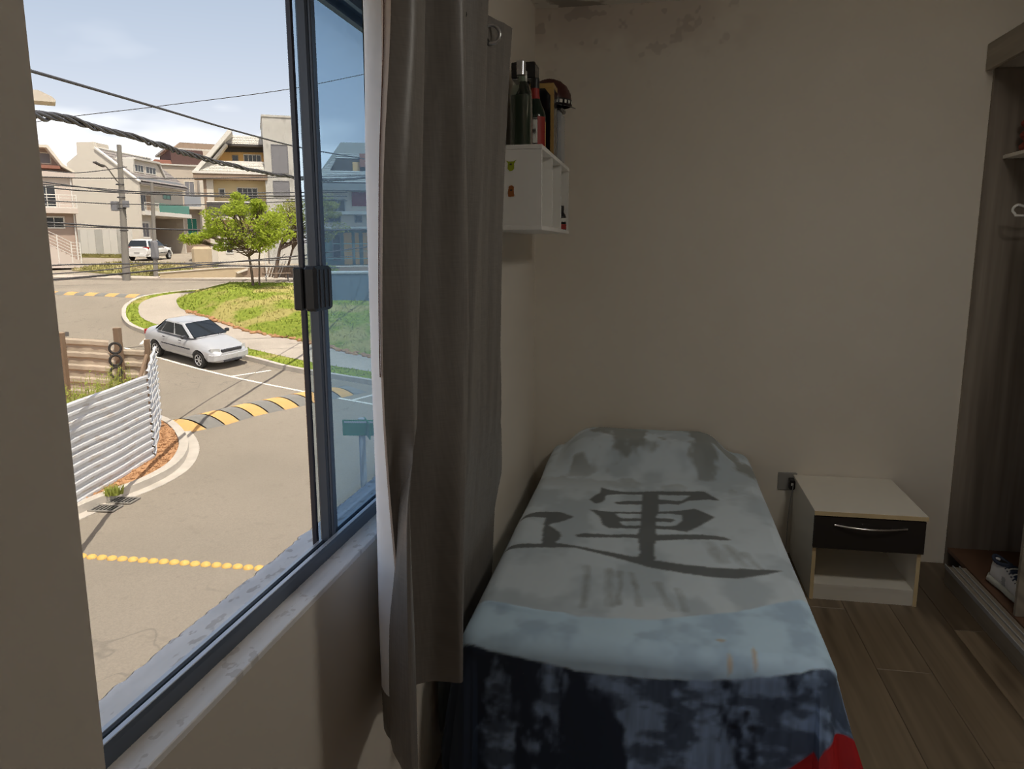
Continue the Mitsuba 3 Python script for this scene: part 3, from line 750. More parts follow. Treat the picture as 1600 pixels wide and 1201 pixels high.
part(Wd, 'door_track', cat(box(1.312, 1.3165, -0.4, 3.56, .074, .092), box(1.345, 1.349, -0.4, 3.56, .078, .086), box(1.372, 1.376, -0.4, 3.56, .078, .086)), 'm_greyplastic', False, 'pale aluminium sliding-door track')
part(Wd, 'rail', tube([(1.668, .9, 1.735), (1.668, wy1 - .019, 1.735)], .012, 14), 'm_chrome', 40, 'clothes rail')
# hanger
H = thing('hanger', 'white plastic coat hanger on the wardrobe rail', 'hanger')
hy = 3.60
pts = [(1.70, hy, 1.690), (1.63, hy, 1.682), (1.545, hy, 1.660), (1.505, hy, 1.668), (1.486, hy, 1.660), (1.482, hy, 1.642), (1.494, hy, 1.628), (1.516, hy, 1.624), (1.70, hy, 1.622), (1.884, hy, 1.624), (1.906, hy, 1.628), (1.918, hy, 1.642), (1.914, hy, 1.660), (1.895, hy, 1.668), (1.855, hy, 1.660), (1.77, hy, 1.682), (1.70, hy, 1.690)]
part(H, 'arms', tube(CubicSpline(np.arange(len(pts)), np.array(pts) - [.032, 0, 0])(np.linspace(0, len(pts) - 1, 110)), .0055, 8), 'm_white', True)
part(H, 'hook', tube([(1.668, hy, 1.690)] + [(1.668 + .0175 * math.cos(a), hy, 1.735 + .0175 * math.sin(a)) for a in np.radians(np.linspace(-90, 170, 20))], .0035, 8), 'm_chrome', True)
Fo = thing('folded_cloth', 'reddish folded cloth on the upper wardrobe shelf', 'cloth')
for q in range(3):
    part(Fo, 'fold', box(1.49, 1.85, 3.42, 3.73, 1.889 + q * .048, 1.935 + q * .048, .018), 'm_reddish')

# ------------------------------------------------------------------ sneakers


def sneaker(cx, cy, cz, yaw, mir, label):
    K = thing('sneaker', label, 'shoe', None)
    M = frame(cx, cy, yaw, cz) @ np.diag([mir, 1, 1, 1.0])
    Lh = .29

    def outline(t):  # t 0 heel .. 1 toe -> half widths
        wi = np.interp(t, [0, .08, .25, .45, .65, .80, .92, 1.0], [.012, .031, .034, .033, .043, .044, .032, .006])
        wo = np.interp(t, [0, .08, .25, .45, .65, .80, .92, 1.0], [.012, .030, .033, .038, .046, .044, .030, .006])
        return wi, wo
    ts = 0.5 - 0.5 * np.cos(np.linspace(0, np.pi, 34))
    def shell(z0, z1f, grow, n=20):
        rows = []
        for t in ts:
            wi, wo = outline(t)
            top = z1f(t)
            r = []
            for k in range(n):
                a = -np.pi / 2 + 2 * np.pi * k / n
                cxx = math.cos(a); sz = math.sin(a)
                w = (wo if cxx > 0 else wi) + grow
                hh = (top - z0) / 2
                e = .45
                r.append((w * np.sign(cxx) * abs(cxx) ** e, -(t - .5) * (Lh + 2 * grow), z0 + hh + hh * np.sign(sz) * abs(sz) ** .8 * 1.0))
            rows.append(r)
        return grid(np.array(rows), closed_v=True)
    zup = lambda t: float(np.interp(t, [0, .06, .2, .32, .42, .55, .70, .85, .95, 1], [.085, .112, .100, .098, .112, .098, .076, .062, .048, .03]))
    body = shell(.022, zup, -.003)
    v = np.asarray(body.vertices).copy()
    k = np.clip((v[:, 2] - .03) / .08, 0, 1)
    v[:, 0] *= 1 - .38 * k
    fl = mir < 0
    def fin(m):
        m = xf(m, M)
        return mb(m.vertices, m.faces[:, ::-1]) if fl else m
    part(K, 'upper', fin(mb(v, body.faces)), 'm_shoewhite', True)
    part(K, 'sole', fin(shell(0.001, lambda t: .030 + .006 * abs(t - .5), .004)), 'm_shoesole', 45, 'pale rubber sole')
    part(K, 'collar', fin(tube([(.021 * math.cos(a), .085 + .052 * math.sin(a), .103 + .010 * math.sin(a) ** 2) for a in np.linspace(0, 2 * np.pi, 28)], .0075, 8, cap=False)), 'm_navy', True, 'dark padded collar')
    part(K, 'opening', fin(grid(np.array([[(.020 * r * math.cos(a), .085 + .050 * r * math.sin(a), .1035 + .004 * r) for a in np.linspace(0, 2 * np.pi, 25)] for r in (0.01, .5, 1)]))), 'm_black', True)
    tg = []
    for t in np.linspace(.40, .74, 12):
        z = zup(t) + .0035
        tg.append([(x, -(t - .5) * Lh, z - 4.5 * x * x - (.0 if abs(x) < .015 else .001)) for x in np.linspace(-.019, .019, 7)])
    part(K, 'tongue', fin(grid(np.array(tg), flip=True)), 'm_navy', True, 'navy tongue')
    for q in range(6):
        t = .44 + q * .050
        z = zup(t) + .006
        part(K, 'lace', fin(tube([(-.024, -(t - .5) * Lh, z - .009), (-.012, -(t - .5) * Lh - .002, z), (.012, -(t - .5) * Lh - .002, z), (.024, -(t - .5) * Lh, z - .009)], .0030, 6)), 'm_label' if q % 2 else 'm_navy', True)
        for sx in (-.026, .026):
            part(K, 'lace_hole', fin(lathe([(.0001, .0008), (.0026, .0008), (.0026, -.004)], 10, (sx, -(t - .5) * Lh, z - .010))), 'm_navy')
    part(K, 'side_patch', fin(grid(np.array([[(-.0405 + .20 * max(0, zz_ - .055), yy_ + .30 * (zz_ - .05), zz_) for zz_ in np.linspace(.040, .072, 5)] for yy_ in np.linspace(-.015, .010, 4)]))), 'm_greyplastic', True)
    return K


sneaker(1.475, 3.285, .087, 8, 1, 'white sneaker with navy laces on the wardrobe floor, nearest the door track')
sneaker(1.595, 3.285, .087, 4, -1, 'white sneaker beside its pair, deeper inside the wardrobe')
# ================================================================== outside
UX, UY = -.55 / math.hypot(.55, .835), .835 / math.hypot(.55, .835)
G_ = PchipInterpolator([-400, 0, 16, 21, 26, 32, 38, 44, 52, 62, 75, 90, 120, 400], [-3, -3, -3.0, -2.9, -2.68, -2.05, -1.3, -.6, -.12, .52, .95, 1.25, 1.9, 3])


def g(x, y):
    return G_(np.asarray(x) * UX + np.asarray(y) * UY)


def drape(poly, h, off, edge=1.5, extra=None):
    p = poly if isinstance(poly, Polygon) else Polygon(poly)
    m = prism(p, h)
    v, f = trimesh.remesh.subdivide_to_size(m.vertices, m.faces, edge)
    v = np.array(v)
    up = (v[:, 2] > h * .5) if extra is not None else 0
    v[:, 2] += off + g(v[:, 0], v[:, 1])
    if extra is not None:
        v[:, 2] += up * extra(v[:, 0], v[:, 1])
    return mb(v, f)


def m_road(p, n, uv):
    f = fbm(p.x * 0.35, p.y * 0.35, 1.0, 4)
    s = noise(p.x * 60, p.y * 60, 0.0)
    sp = smoothstep(0.72, 0.80, fbm(p.x * 7, p.y * 7, 4.0, 3))
    cr = smoothstep(0.012, 0.0, dr.abs(fbm(p.x * 0.9, p.y * 0.5, 8.0, 4) - 0.5)) * smoothstep(0.5, 0.6, noise(p.x * .3, p.y * .3, 9.0))
    c = mix((0.195, 0.170, 0.138), (0.245, 0.212, 0.172), f)
    c = c * (0.93 + 0.14 * s)
    c = mix(c, (0.18, 0.155, 0.125), sp * 0.35)
    return mix(c, (0.14, 0.125, 0.105), cr * 0.5)


def m_pave(p, n, uv):
    f = fbm(p.x * 0.8, p.y * 0.8, 1.0, 4)
    return mix((0.29, 0.255, 0.215), (0.38, 0.335, 0.285), f) * (0.92 + 0.16 * noise(p.x * 40, p.y * 40, 3.0))


def m_grass(p, n, uv):
    f = fbm(p.x * 0.7, p.y * 0.7, 1.0, 4)
    s = fbm(p.x * 9, p.y * 9, 2.0, 3)
    c = mix((0.110, 0.150, 0.020), (0.23, 0.265, 0.045), s)
    return mix(c, (0.33, 0.27, 0.11), smoothstep(0.50, 0.68, f) * 0.75)


def m_drygrass(p, n, uv):
    f = fbm(p.x * 0.5, p.y * 0.5, 1.0, 4)
    return mix(mix((0.17, 0.165, 0.055), (0.26, 0.225, 0.10), fbm(p.x * 6, p.y * 6, 1.0, 3)), (0.36, 0.30, 0.18), smoothstep(0.5, 0.65, f) * .7)


def m_dirt(p, n, uv):
    return mix((0.25, 0.125, 0.06), (0.42, 0.25, 0.14), fbm(p.x * 9, p.y * 9, 1.0, 4))


def m_concrete(p, n, uv):
    return mix((0.33, 0.30, 0.26), (0.47, 0.43, 0.38), fbm(p.x * 3, p.y * 3, p.z * 3, 4))


def m_steel(p, n, uv):
    f = fbm(p.x * 1.5, p.y * 1.5, p.z * 7, 4)
    r = smoothstep(0.60, 0.72, fbm(p.x * 4, p.y * 4, p.z * 12, 3))
    return mix(mix((0.44, 0.45, 0.47), (0.62, 0.62, 0.63), f), (0.38, 0.30, 0.22), r * 0.45)


def m_oldsteel(p, n, uv):
    f = fbm(p.x * 1.2, p.y * 1.2, p.z * 4, 4)
    return mix((0.30, 0.25, 0.19), (0.52, 0.43, 0.33), f)


def m_plaster(p, n, uv):
    f = fbm(p.x * 1.3, p.y * 1.3, p.z * 1.3, 4)
    s = smoothstep(0.58, 0.72, fbm(p.x * 2.5, p.y * 2.5, p.z * .8, 4))
    return mix(mix((0.40, 0.39, 0.36), (0.50, 0.49, 0.46), f), (0.28, 0.27, 0.25), s * .5)


def m_bumpyellow(p, n, uv):
    f = fbm(p.x * 5, p.y * 5, 1.0, 4)
    return mix((0.60, 0.33, 0.115), (0.50, 0.31, 0.14), f)


mat('m_road', proc(m_road), 0.9, spec=0.2)
mat('m_pave', proc(m_pave), 0.9, spec=0.2)
mat('m_grass', proc(m_grass), 0.95, spec=0.1)
mat('m_drygrass', proc(m_drygrass), 0.95, spec=0.1)
mat('m_dirt', proc(m_dirt), 0.95, spec=0.1)
mat('m_concrete', proc(m_concrete), 0.9, spec=0.2)
mat('m_steel', proc(m_steel), 0.45, 0.15)
mat('m_oldsteel', proc(m_oldsteel), 0.7)
mat('m_plaster', proc(m_plaster), 0.9, spec=0.2)
mat('m_bumpyellow', proc(m_bumpyellow), 0.8, spec=0.2)
mat('m_bumpgrey', (0.185, 0.178, 0.165), 0.85, spec=0.2)
mat('m_paintline', (0.60, 0.57, 0.51), 0.8)
mat('m_stud', (0.58, 0.36, 0.10), 0.6)
mat('m_wood', (0.17, 0.115, 0.075), 0.9)
mat('m_cable', (0.060, 0.058, 0.062), 0.6)
mat('m_pole', (0.20, 0.185, 0.165), 0.9)
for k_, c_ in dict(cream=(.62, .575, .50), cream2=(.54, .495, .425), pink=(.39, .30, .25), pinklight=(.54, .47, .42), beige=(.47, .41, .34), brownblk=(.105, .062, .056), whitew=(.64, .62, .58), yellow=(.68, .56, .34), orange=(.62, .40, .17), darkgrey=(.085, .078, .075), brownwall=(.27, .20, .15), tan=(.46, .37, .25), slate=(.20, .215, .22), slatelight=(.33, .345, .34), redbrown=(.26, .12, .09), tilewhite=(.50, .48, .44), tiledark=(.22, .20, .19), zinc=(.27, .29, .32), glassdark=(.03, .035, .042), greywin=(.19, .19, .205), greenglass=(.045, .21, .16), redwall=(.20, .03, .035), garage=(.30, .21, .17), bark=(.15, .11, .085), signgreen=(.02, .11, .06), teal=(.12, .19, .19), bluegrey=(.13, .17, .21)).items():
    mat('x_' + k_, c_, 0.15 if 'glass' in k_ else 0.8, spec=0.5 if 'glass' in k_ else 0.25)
for k_, c_, tr in (('leaf', (.42, .50, .075), .5), ('leaf2', (.30, .31, .09), .35), ('weed', (.34, .37, .09), .4), ('turf', (.17, .26, .03), .3)):
    scene['x_' + k_] = {'type': 'principledthin', 'base_color': rgb(c_), 'roughness': 0.6, 'diff_trans': 2 * tr, 'spec_trans': 0.0, 'eta': 1.4}

# ------------------------------------------------------------------ ground
n = 150
gs = np.sign(np.linspace(-1, 1, n)) * np.abs(np.linspace(-1, 1, n)) ** 1.8 * 300
gx, gy = np.meshgrid(gs - 20, gs + 35, indexing='ij')
keep = None
P = np.stack([gx, gy, g(gx, gy)], -1)
struct('road'); put('road', grid(P), 'm_road', True)

K_ISL = [(-19.71, 40.52), (-21.81, 38.6), (-22.64, 36.89), (-23.73, 35.26), (-24.36, 33.67), (-24.32, 32.51), (-23.7, 30.94), (-22.8, 29.59), (-22.12, 28.74), (-21.04, 27.73), (-19.84, 27.05), (-17.91, 26.1), (-14.46, 24.91), (-12.85, 24.2), (-11.45, 23.66), (-8.87, 22.77)]
ks = CubicSpline(np.arange(len(K_ISL)), np.array(K_ISL))(np.linspace(0, len(K_ISL) - 1, 90))
isl = Polygon(list(map(tuple, ks)) + [(-3, 20.75), (4, 18.3), (12, 34), (-4, 43.5), (-17.5, 42.2)]).buffer(0)
SW_R = [(-23.21, 34.82), (-23.69, 33.67), (-23.55, 32.05), (-22.59, 30.41), (-21.73, 29.36), (-20.65, 28.51), (-18.2, 27.35), (-15.17, 26.11), (-12.05, 24.94), (-9.4, 24.08), (-3.0, 21.9), (4.6, 19.4)]
SW_B = [(-22.6, 33.88), (-22.47, 33.08), (-21.74, 32.06), (-20.84, 31.17), (-18.96, 30.09), (-16.88, 28.82), (-15.6, 28.33), (-13.44, 27.64), (-10.24, 26.28), (-3.4, 23.7), (5.3, 20.8)]
cr_ = lambda L, k=6: [tuple(q) for q in CubicSpline(np.arange(len(L)), np.array(L))(np.linspace(0, (len(L) - 1), len(L) * k))]
walk = Polygon(cr_(SW_R) + cr_(SW_B)[::-1]).buffer(0).intersection(isl.buffer(-.2))
walk_top = Polygon([(-23.21, 34.82), (-22.6, 33.88), (-21.6, 35.2), (-20.1, 36.1), (-14.5, 38.6), (-3, 41.5), (-3.2, 42.6), (-15.2, 39.6), (-20.6, 37.3), (-22.4, 36.2)]).buffer(.01)
bank = Polygon(cr_(SW_B) + [(10, 33), (-3, 41.2), (-14.6, 38.4), (-20.0, 36.0), (-21.5, 35.0)]).buffer(0)
walk = max(getattr(walk, 'geoms', [walk]), key=lambda q: q.area)
struct('kerb'); kr_ = isl.difference(isl.buffer(-.17))
put('kerb', drape(kr_, .16, .0, 1.0), 'm_concrete')
inner = isl.buffer(-.16)
verge = inner.difference(walk).difference(bank.buffer(-.05)).difference(walk_top)
verge_parts = [q for q in getattr(verge, 'geoms', [verge]) if q.area > .3]
VG = thing('grass_verge', 'strip of short green grass between the kerb and the curving sidewalk', 'grass')
lab(VG, kind='stuff')


def tufts(poly, count, h, w, seed, off, zf=None):
    """short blades scattered over a polygon, as one mesh"""
    r = np.random.default_rng(seed)
    x0, y0, x1, y1 = poly.bounds
    pts = np.zeros((0, 2))
    while len(pts) < count:
        c = np.column_stack([r.uniform(x0, x1, count * 3), r.uniform(y0, y1, count * 3)])
        pts = np.vstack([pts, c[contains_xy(poly, c[:, 0], c[:, 1])]])
    pts = pts[:count]
    a = r.uniform(0, 6.28, count); hh = h * r.uniform(.5, 1.3, count); ww = w * r.uniform(.6, 1.3, count)
    z = g(pts[:, 0], pts[:, 1]) + off + (zf(pts[:, 0], pts[:, 1]) if zf else 0)
    base = np.column_stack([pts, z])
    dx = np.column_stack([np.cos(a), np.sin(a), a * 0]) * ww[:, None]
    lean = np.column_stack([r.normal(0, .35, count) * hh, r.normal(0, .35, count) * hh, hh])
    v = np.stack([base - dx, base + dx, base + lean], 1).reshape(-1, 3)
    return mb(v, np.arange(len(v)).reshape(-1, 3))


put(VG, cat(*[drape(q, .145, 0, 1.2) for q in verge_parts], *[tufts(q, int(min(9000, 160 * q.area)) + 5, .07, .025, 11 + i, .14) for i, q in enumerate(verge_parts)]), 'm_grass')
struct('sidewalk'); put('sidewalk', cat(drape(walk, .15, 0, 1.2), drape(walk_top.intersection(inner), .152, 0, 1.2)), 'm_pave')
bline = LineString(cr_(SW_B))
import shapely


def bank_rise(x, y):
    d = shapely.distance(shapely.points(x, y), bline)
    q = np.stack([x * .9, y * .9, x * 0], -1)
    return np.clip(d / 2.2, 0, 1) ** .8 * .55 + .10 * (meshkit.fbm(q, 3, seed=3) - .3) * np.clip(d / .5, 0, 1)


bk = thing('grass_bank', 'raised sunlit grass bank beside the curving sidewalk, under the small trees', 'grass')
lab(bk, kind='stuff')
put(bk, cat(drape(bank.simplify(.02), .16, 0, .6, bank_rise), tufts(bank, 22000, .09, .03, 5, .15, bank_rise)), 'm_grass')
# crumbling earth edge of the bank
er = np.random.default_rng(3)
cl = []
for q in np.linspace(.12, .80, 150):
    p_ = bline.interpolate(q, normalized=True)
    x, y = p_.x + er.normal(0, .07), p_.y + er.normal(0, .07)
    m = trimesh.creation.icosphere(subdivisions=0, radius=er.uniform(.05, .14))
    m = mb(m.vertices * [1.3, 1.3, .7] + er.normal(0, .015, (12, 3)), m.faces)
    cl.append(move(m, x, y, float(g(x, y)) + .17))
one('earth_clods', 'crumbling brown earth edge between the sidewalk and the grass bank', 'soil', cat(cl), 'm_dirt', kind='stuff')

# left kerb, dirt verge and vacant lot
LK = [(-14.6, 18.6), (-12.7, 17.47), (-11.73, 16.82), (-10.8, 15.85), (-10.15, 14.93), (-9.67, 13.9), (-9.50, 13.07), (-9.50, 12.41), (-9.60, 11.77), (-9.66, 10.89), (-9.6, 9.0), (-9.4, 6.0)]
lk = cr_(LK, 5)
line = LineString(lk)
kerbL = line.buffer(.20, single_sided=True) if line.buffer(.20, single_sided=True).centroid.x < line.buffer(-.20, single_sided=True).centroid.x else line.buffer(-.20, single_sided=True)
kerbL = max(getattr(kerbL, 'geoms', [kerbL]), key=lambda q: q.area)
uniq('kerb_001'); lab('kerb_001', kind='structure'); put('kerb_001', drape(kerbL, .15, 0, .6), 'm_concrete')
gut = line.buffer(.22, single_sided=True) if kerbL.centroid.x < line.buffer(.22, single_sided=True).centroid.x else line.buffer(-.22, single_sided=True)
gut = max(getattr(gut, 'geoms', [gut]), key=lambda q: q.area)
uniq('gutter'); lab('gutter', kind='structure'); put('gutter', drape(gut, .012, 0, .6), 'm_concrete')
lot = Polygon(lk + [(-30, 5), (-30, 20)]).buffer(0).difference(kerbL.buffer(.01))
lot = max(getattr(lot, 'geoms', [lot]), key=lambda q: q.area)
lt = thing('soil', 'reddish brown bare soil around the corrugated fence', 'soil'); lab(lt, kind='stuff')
cl = []
for q in range(420):
    s_ = er.uniform(.10, .72); p_ = line.interpolate(s_, normalized=True); o_ = er.uniform(.24, .75)
    x, y = p_.x - o_ * er.uniform(.7, 1), p_.y - o_ * .35
    m = trimesh.creation.icosphere(subdivisions=0, radius=er.uniform(.015, .05))
    cl.append(move(mb(m.vertices * [1, 1, .6] + er.normal(0, .006, (12, 3)), m.faces), x, y, float(g(x, y)) + .13))
put(lt, cat(drape(lot, .12, 0, 1.0), *cl), 'm_dirt')

# far paving and lawns
for i, (nm, m_, poly, h_, lb) in enumerate([
    ('lawn', 'm_drygrass', [(-36.2, 42.8), (-37.6, 48.2), (-30.5, 50.0), (-26.2, 42.8), (-30.2, 41.4)], .10, 'dry grass patch around the street poles across the road'),
    ('lawn', 'm_drygrass', [(-48.5, 54.0), (-47.6, 56.6), (-42.8, 57.2), (-41.5, 54.5)], .10, 'strip of grass in front of the cream gabled house')]):
    k_ = thing(nm, lb, 'grass'); lab(k_, kind='stuff')
    put(k_, cat(drape(poly, h_, 0, 2.0), tufts(Polygon(poly), 2500, .16, .05, 40 + i, .08)), m_)
uniq('sidewalk_001'); lab('sidewalk_001', kind='structure')
put('sidewalk_001', drape([(-34, 38.2), (-28.6, 39.6), (-20.4, 42.0), (-8, 46.5), (-8.6, 48), (-21.0, 43.4), (-29.0, 41.0), (-34.5, 39.6)], .13, 0, 2), 'm_pave')

# ------------------------------------------------------------------ road furniture
# painted lines
def strip(a, b, w, h=.006):
    a, b = np.array(a), np.array(b)
    nrm = np.array([-(b - a)[1], (b - a)[0]]) / np.linalg.norm(b - a) * w / 2
    return drape([tuple(a + nrm), tuple(b + nrm), tuple(b - nrm), tuple(a - nrm)], h, .002, .8)


for a, b, lb in (((-19.3, 25.0), (-6.0, 19.55), 'long white parking lane line past the silver car'), ((-13.69, 22.69), (-12.87, 23.87), 'short white parking bay line behind the speed hump'), ((-19.09, 25.66), (-19.62, 26.9), 'short white parking bay line behind the silver car'), ((-8.65, 20.62), (-8.1, 21.9), 'short white parking bay line seen through the glass')):
    one('painted_line', lb, 'road marking', strip(a, b, .11), 'm_paintline')

F_ = [(-11.16, 16.44), (-10.68, 17.26), (-10.36, 18.45), (-9.6, 19.87), (-9.05, 20.94), (-8.59, 21.77)]
B_ = [(-12.40, 17.15), (-12.15, 17.82), (-11.71, 18.88), (-11.29, 19.86), (-10.76, 20.81), (-10.29, 21.64), (-9.57, 22.51)]


def along(L, t):
    L = np.array(L); d = np.r_[0, np.cumsum(np.linalg.norm(np.diff(L, axis=0), axis=1))]; d /= d[-1]
    return np.array([np.interp(t, d, L[:, 0]), np.interp(t, d, L[:, 1])])


H_ = thing('speed_hump', 'speed hump painted in orange-yellow and grey stripes across the near road', 'speed bump')
nb = 12
for i in range(nb):
    rows = []
    for t in np.linspace(i / nb, (i + 1) / nb, 5):
        t = min(max(t + (.004 if abs(t - i / nb) < 1e-6 else (-.004 if abs(t - (i + 1) / nb) < 1e-6 else 0)), 0), 1)
        a, b = along(F_, t), along(B_, t)
        r = []
        for q in np.linspace(0, 1, 12):
            p_ = a + (b - a) * q
            r.append((p_[0], p_[1], float(g(*p_)) + .002 + .12 * math.sin(math.pi * q) ** .8 * min(1, 6 * min(t + .03, 1.03 - t))))
        r.append((b[0], b[1], float(g(*b)) - .05)); r.insert(0, (a[0], a[1], float(g(*a)) - .05))
        rows.append(r)
    part(H_, 'stripe', grid(np.array(rows)), 'm_bumpyellow' if i % 2 == 0 else 'm_bumpgrey', True)
H_ = thing('speed_hump', 'distant striped speed hump across the road left of the curve', 'speed bump')
for i in range(10):
    a, b = np.array([-29.4, 33.0]), np.array([-24.5, 33.9])
    p0, p1 = a + (b - a) * i / 10, a + (b - a) * (i + 1) / 10
    nv = np.array([-(b - a)[1], (b - a)[0]]) / np.linalg.norm(b - a) * .45
    rows = [[(*(p_ + nv * q), float(g(*(p_ + nv * q))) + .07 * (1 - q * q) + .003) for q in np.linspace(-1, 1, 9)] for p_ in (p0, p1)]
    part(H_, 'stripe', grid(np.array(rows), flip=True), 'm_bumpyellow' if i % 2 == 0 else 'm_bumpgrey', True)
ORD = 'first second third fourth fifth sixth seventh eighth ninth tenth eleventh twelfth thirteenth fourteenth fifteenth sixteenth seventeenth eighteenth nineteenth twentieth twenty-first'.split()
prof = [(.0698, 0.0), (.0690, .010), (.060, .028), (.040, .042), (.018, .048), (.0005, .049)]
for i in range(21):
    x = -8.60 + i * .1655
    y = 9.385 + .026 * (x + 8.26) + rng.normal(0, .004)
    k_ = lab(uniq('road_stud'), f'round yellow road stud, {ORD[20 - i]} from the right end of the row across the near road', 'road stud', 'yellow road studs in a row across the near road')
    m = lathe(prof, 20)
    put(k_, move(mb(m.vertices * [1.04, 1.0, 1.0], m.faces), x, y, float(g(x, y))), 'm_stud', True)
# storm drain: two cast grates
DG = thing('drain_grate', 'storm drain grate of two slotted covers at the kerb below the corrugated fence', 'drain')
for j in range(2):
    o = np.array([[-9.60, 11.12], [-9.58, 11.56]][j])
    uu, vv = np.array([.995, .10]), np.array([-.10, .995])
    M = np.eye(4); M[:2, 0], M[:2, 1] = uu, vv; M[:3, 3] = [o[0], o[1], float(g(*o)) + .014]
    fr = part(DG, 'cover', xf(cat(box(0, .46, 0, .03, 0, .02), box(0, .46, .31, .34, 0, .02), box(0, .03, .03, .31, 0, .02), box(.43, .46, .03, .31, 0, .02)), M), 'm_pole')
    part(DG, 'pit', xf(box(.03, .43, .03, .31, 0.0, .003), M), 'm_black')
    for b_ in range(5):
        part(fr, 'bar', xf(box(.030 + b_ * .0667 + .047, .030 + b_ * .0667 + .063, .03, .31, .004, .012, .002), M), 'm_pole')

# ------------------------------------------------------------------ corrugated fence
FN = thing('corrugated_fence', 'fence of horizontal corrugated metal sheets with wooden posts round the vacant lot', 'fence')


def sheet(a, b, z0, z1, ribs, m_, depth=.045, wav=0.0, amp_end=1.0, lip=True):
    a, b = np.array(a, float), np.array(b, float)
    Ln = np.linalg.norm(b - a); e = (b - a) / Ln; nn = np.array([e[1], -e[0]])
    zs, ds = [], []
    ph = (z1 - z0) / ribs
    for r in range(ribs):
        for (q, dd) in ((0, 0), (.42, 0), (.56, 1), (.84, 1), (.98, 0)):
            zs.append(r * ph + q * ph); ds.append(dd * depth)
    zs.append(ribs * ph); ds.append(0)
    ts = np.linspace(0, 1, 24)
    rows = []
    for t in ts:
        p_ = a + (b - a) * t
        z0_, z1_ = z0[0] + (z0[1] - z0[0]) * t if isinstance(z0, tuple) else z0, 0
        w = wav * math.sin(t * 7) + .012 * math.sin(t * 19)
        rows.append([(p_[0] + nn[0] * (d_ + w), p_[1] + nn[1] * (d_ + w), z_ + float(g(*p_)) + z0) for z_, d_ in zip(zs, ds)])
    g_ = grid(np.array(rows))
    return g_


A_, B2_, C_ = (-9.25, 8.2), (-10.42, 14.08), (-12.42, 17.20)
Am = tuple(np.array(B2_) + (np.array(A_) - B2_) * .60)
part(FN, 'sheet', sheet(A_, B2_, .04, 1.00, 6, 'm_steel'), 'm_steel', False, 'pale galvanised sheet')
part(FN, 'sheet', sheet(A_, B2_, .97, 1.90, 6, 'm_steel', .045, .006), 'm_steel', False, 'pale galvanised sheet')
part(FN, 'sheet', sheet((-10.44, 14.12), C_, .04, 1.05, 6, 'm_steel', .05), 'm_steel', False, 'pale galvanised sheet')
part(FN, 'sheet', sheet((-10.44, 14.12), C_, 1.02, 1.98, 6, 'm_steel', .05, .01), 'm_steel', False, 'pale galvanised sheet')
D_ = (-16.9, 17.6)
for i, (t0, t1, zt_, m_) in enumerate([(0, .30, 1.86, 'm_oldsteel'), (.29, .62, 2.06, 'm_oldsteel'), (.60, 1.0, 2.20, 'm_oldsteel')]):
    a = np.array([-12.48, 17.20]) + (np.array(D_) - np.array([-12.48, 17.20])) * t0
    b = np.array([-12.48, 17.20]) + (np.array(D_) - np.array([-12.48, 17.20])) * t1
    part(FN, 'sheet', sheet(tuple(b), tuple(a), .05, zt_, 6, m_, .04, .02), m_, False, 'weathered brownish sheet')
for (x, y, h_, w_) in ((-10.52, 14.02, 1.80, .045), (-12.55, 17.12, 2.15, .055), (-13.35, 17.10, 2.42, .075), (-14.9, 17.0, 2.25, .07)):
    z_ = float(g(x, y))
    part(FN, 'post', box(x - w_, x + w_, y - w_, y + w_, z_, z_ + h_, .01), 'm_wood', False, 'rough wooden post')
for a, b in (((-10.62, 14.05, 1.62), (-12.55, 17.05, 1.75)), ((-13.3, 16.95, .7), (-10.66, 14.0, 1.55))):
    p0 = np.array([a[0], a[1], a[2] + float(g(a[0], a[1]))]); p1 = np.array([b[0], b[1], b[2] + float(g(b[0], b[1]))])
    part(FN, 'rail', tube([p0, (p0 + p1) / 2, p1], .045, 6), 'm_wood', False, 'wooden rail')
# coil of dark rubber rings hung on the back post
CR_ = thing('rubber_rings', 'dark rubber rings hanging on the tall post of the back fence', 'ring')
for i in range(5):
    part(CR_, 'ring', ring((-13.22, 16.80 - .02 * i, float(g(-13.2, 16.8)) + 1.95 - i * .30), .10, .16, 40, .02, 24), 'm_darkcloth', True)

# weeds in the lot
wr = np.random.default_rng(21)
vs, fs = [], []
for q in range(1500):
    x = wr.uniform(-12.6, -10.2); y = 11.2 + wr.uniform(0, 1) * 4.0 + (-10.4 - x) * .55
    if x > -9.25 - (y - 8.2) * .20 - .28 or (y > 14.0 and x > -10.6 - (y - 14.0) * .64 - .2):
        continue
    z = float(g(x, y)) + .1
    hgt = wr.uniform(.7, 1.75) * (0.75 + .5 * meshkit.noise(np.array([x * 1.3, y * 1.3, 0.0])))
    lx, ly = wr.normal(0, .10), wr.normal(0, .10)
    for b_ in range(int(hgt * 9)):
        t = wr.uniform(.25, 1.0)
        c = np.array([x + lx * t * t, y + ly * t * t, z + hgt * t])
        a = wr.uniform(0, 6.28); l_ = wr.uniform(.05, .12) * (1.25 - .5 * t)
        d_ = np.array([math.cos(a), math.sin(a), wr.uniform(-.2, .7)]); sd = np.array([-math.sin(a), math.cos(a), 0]) * l_ * .28
        o = len(vs); vs += [c, c + d_ * l_ * .5 + sd, c + d_ * l_, c + d_ * l_ * .5 - sd]; fs += [[o, o + 1, o + 2], [o, o + 2, o + 3]]
    o = len(vs); w_ = np.array([.006, .004, 0])
    top = np.array([x + lx, y + ly, z + hgt]); bs = np.array([x, y, z])
    vs += [bs - w_, bs + w_, top + w_ * .4, top - w_ * .4]; fs += [[o, o + 1, o + 2], [o, o + 2, o + 3]]
one('weeds', 'tall yellow-green weeds growing behind the corrugated fence', 'weeds', mb(vs, fs), 'x_weed', kind='stuff')
# ------------------------------------------------------------------ cars


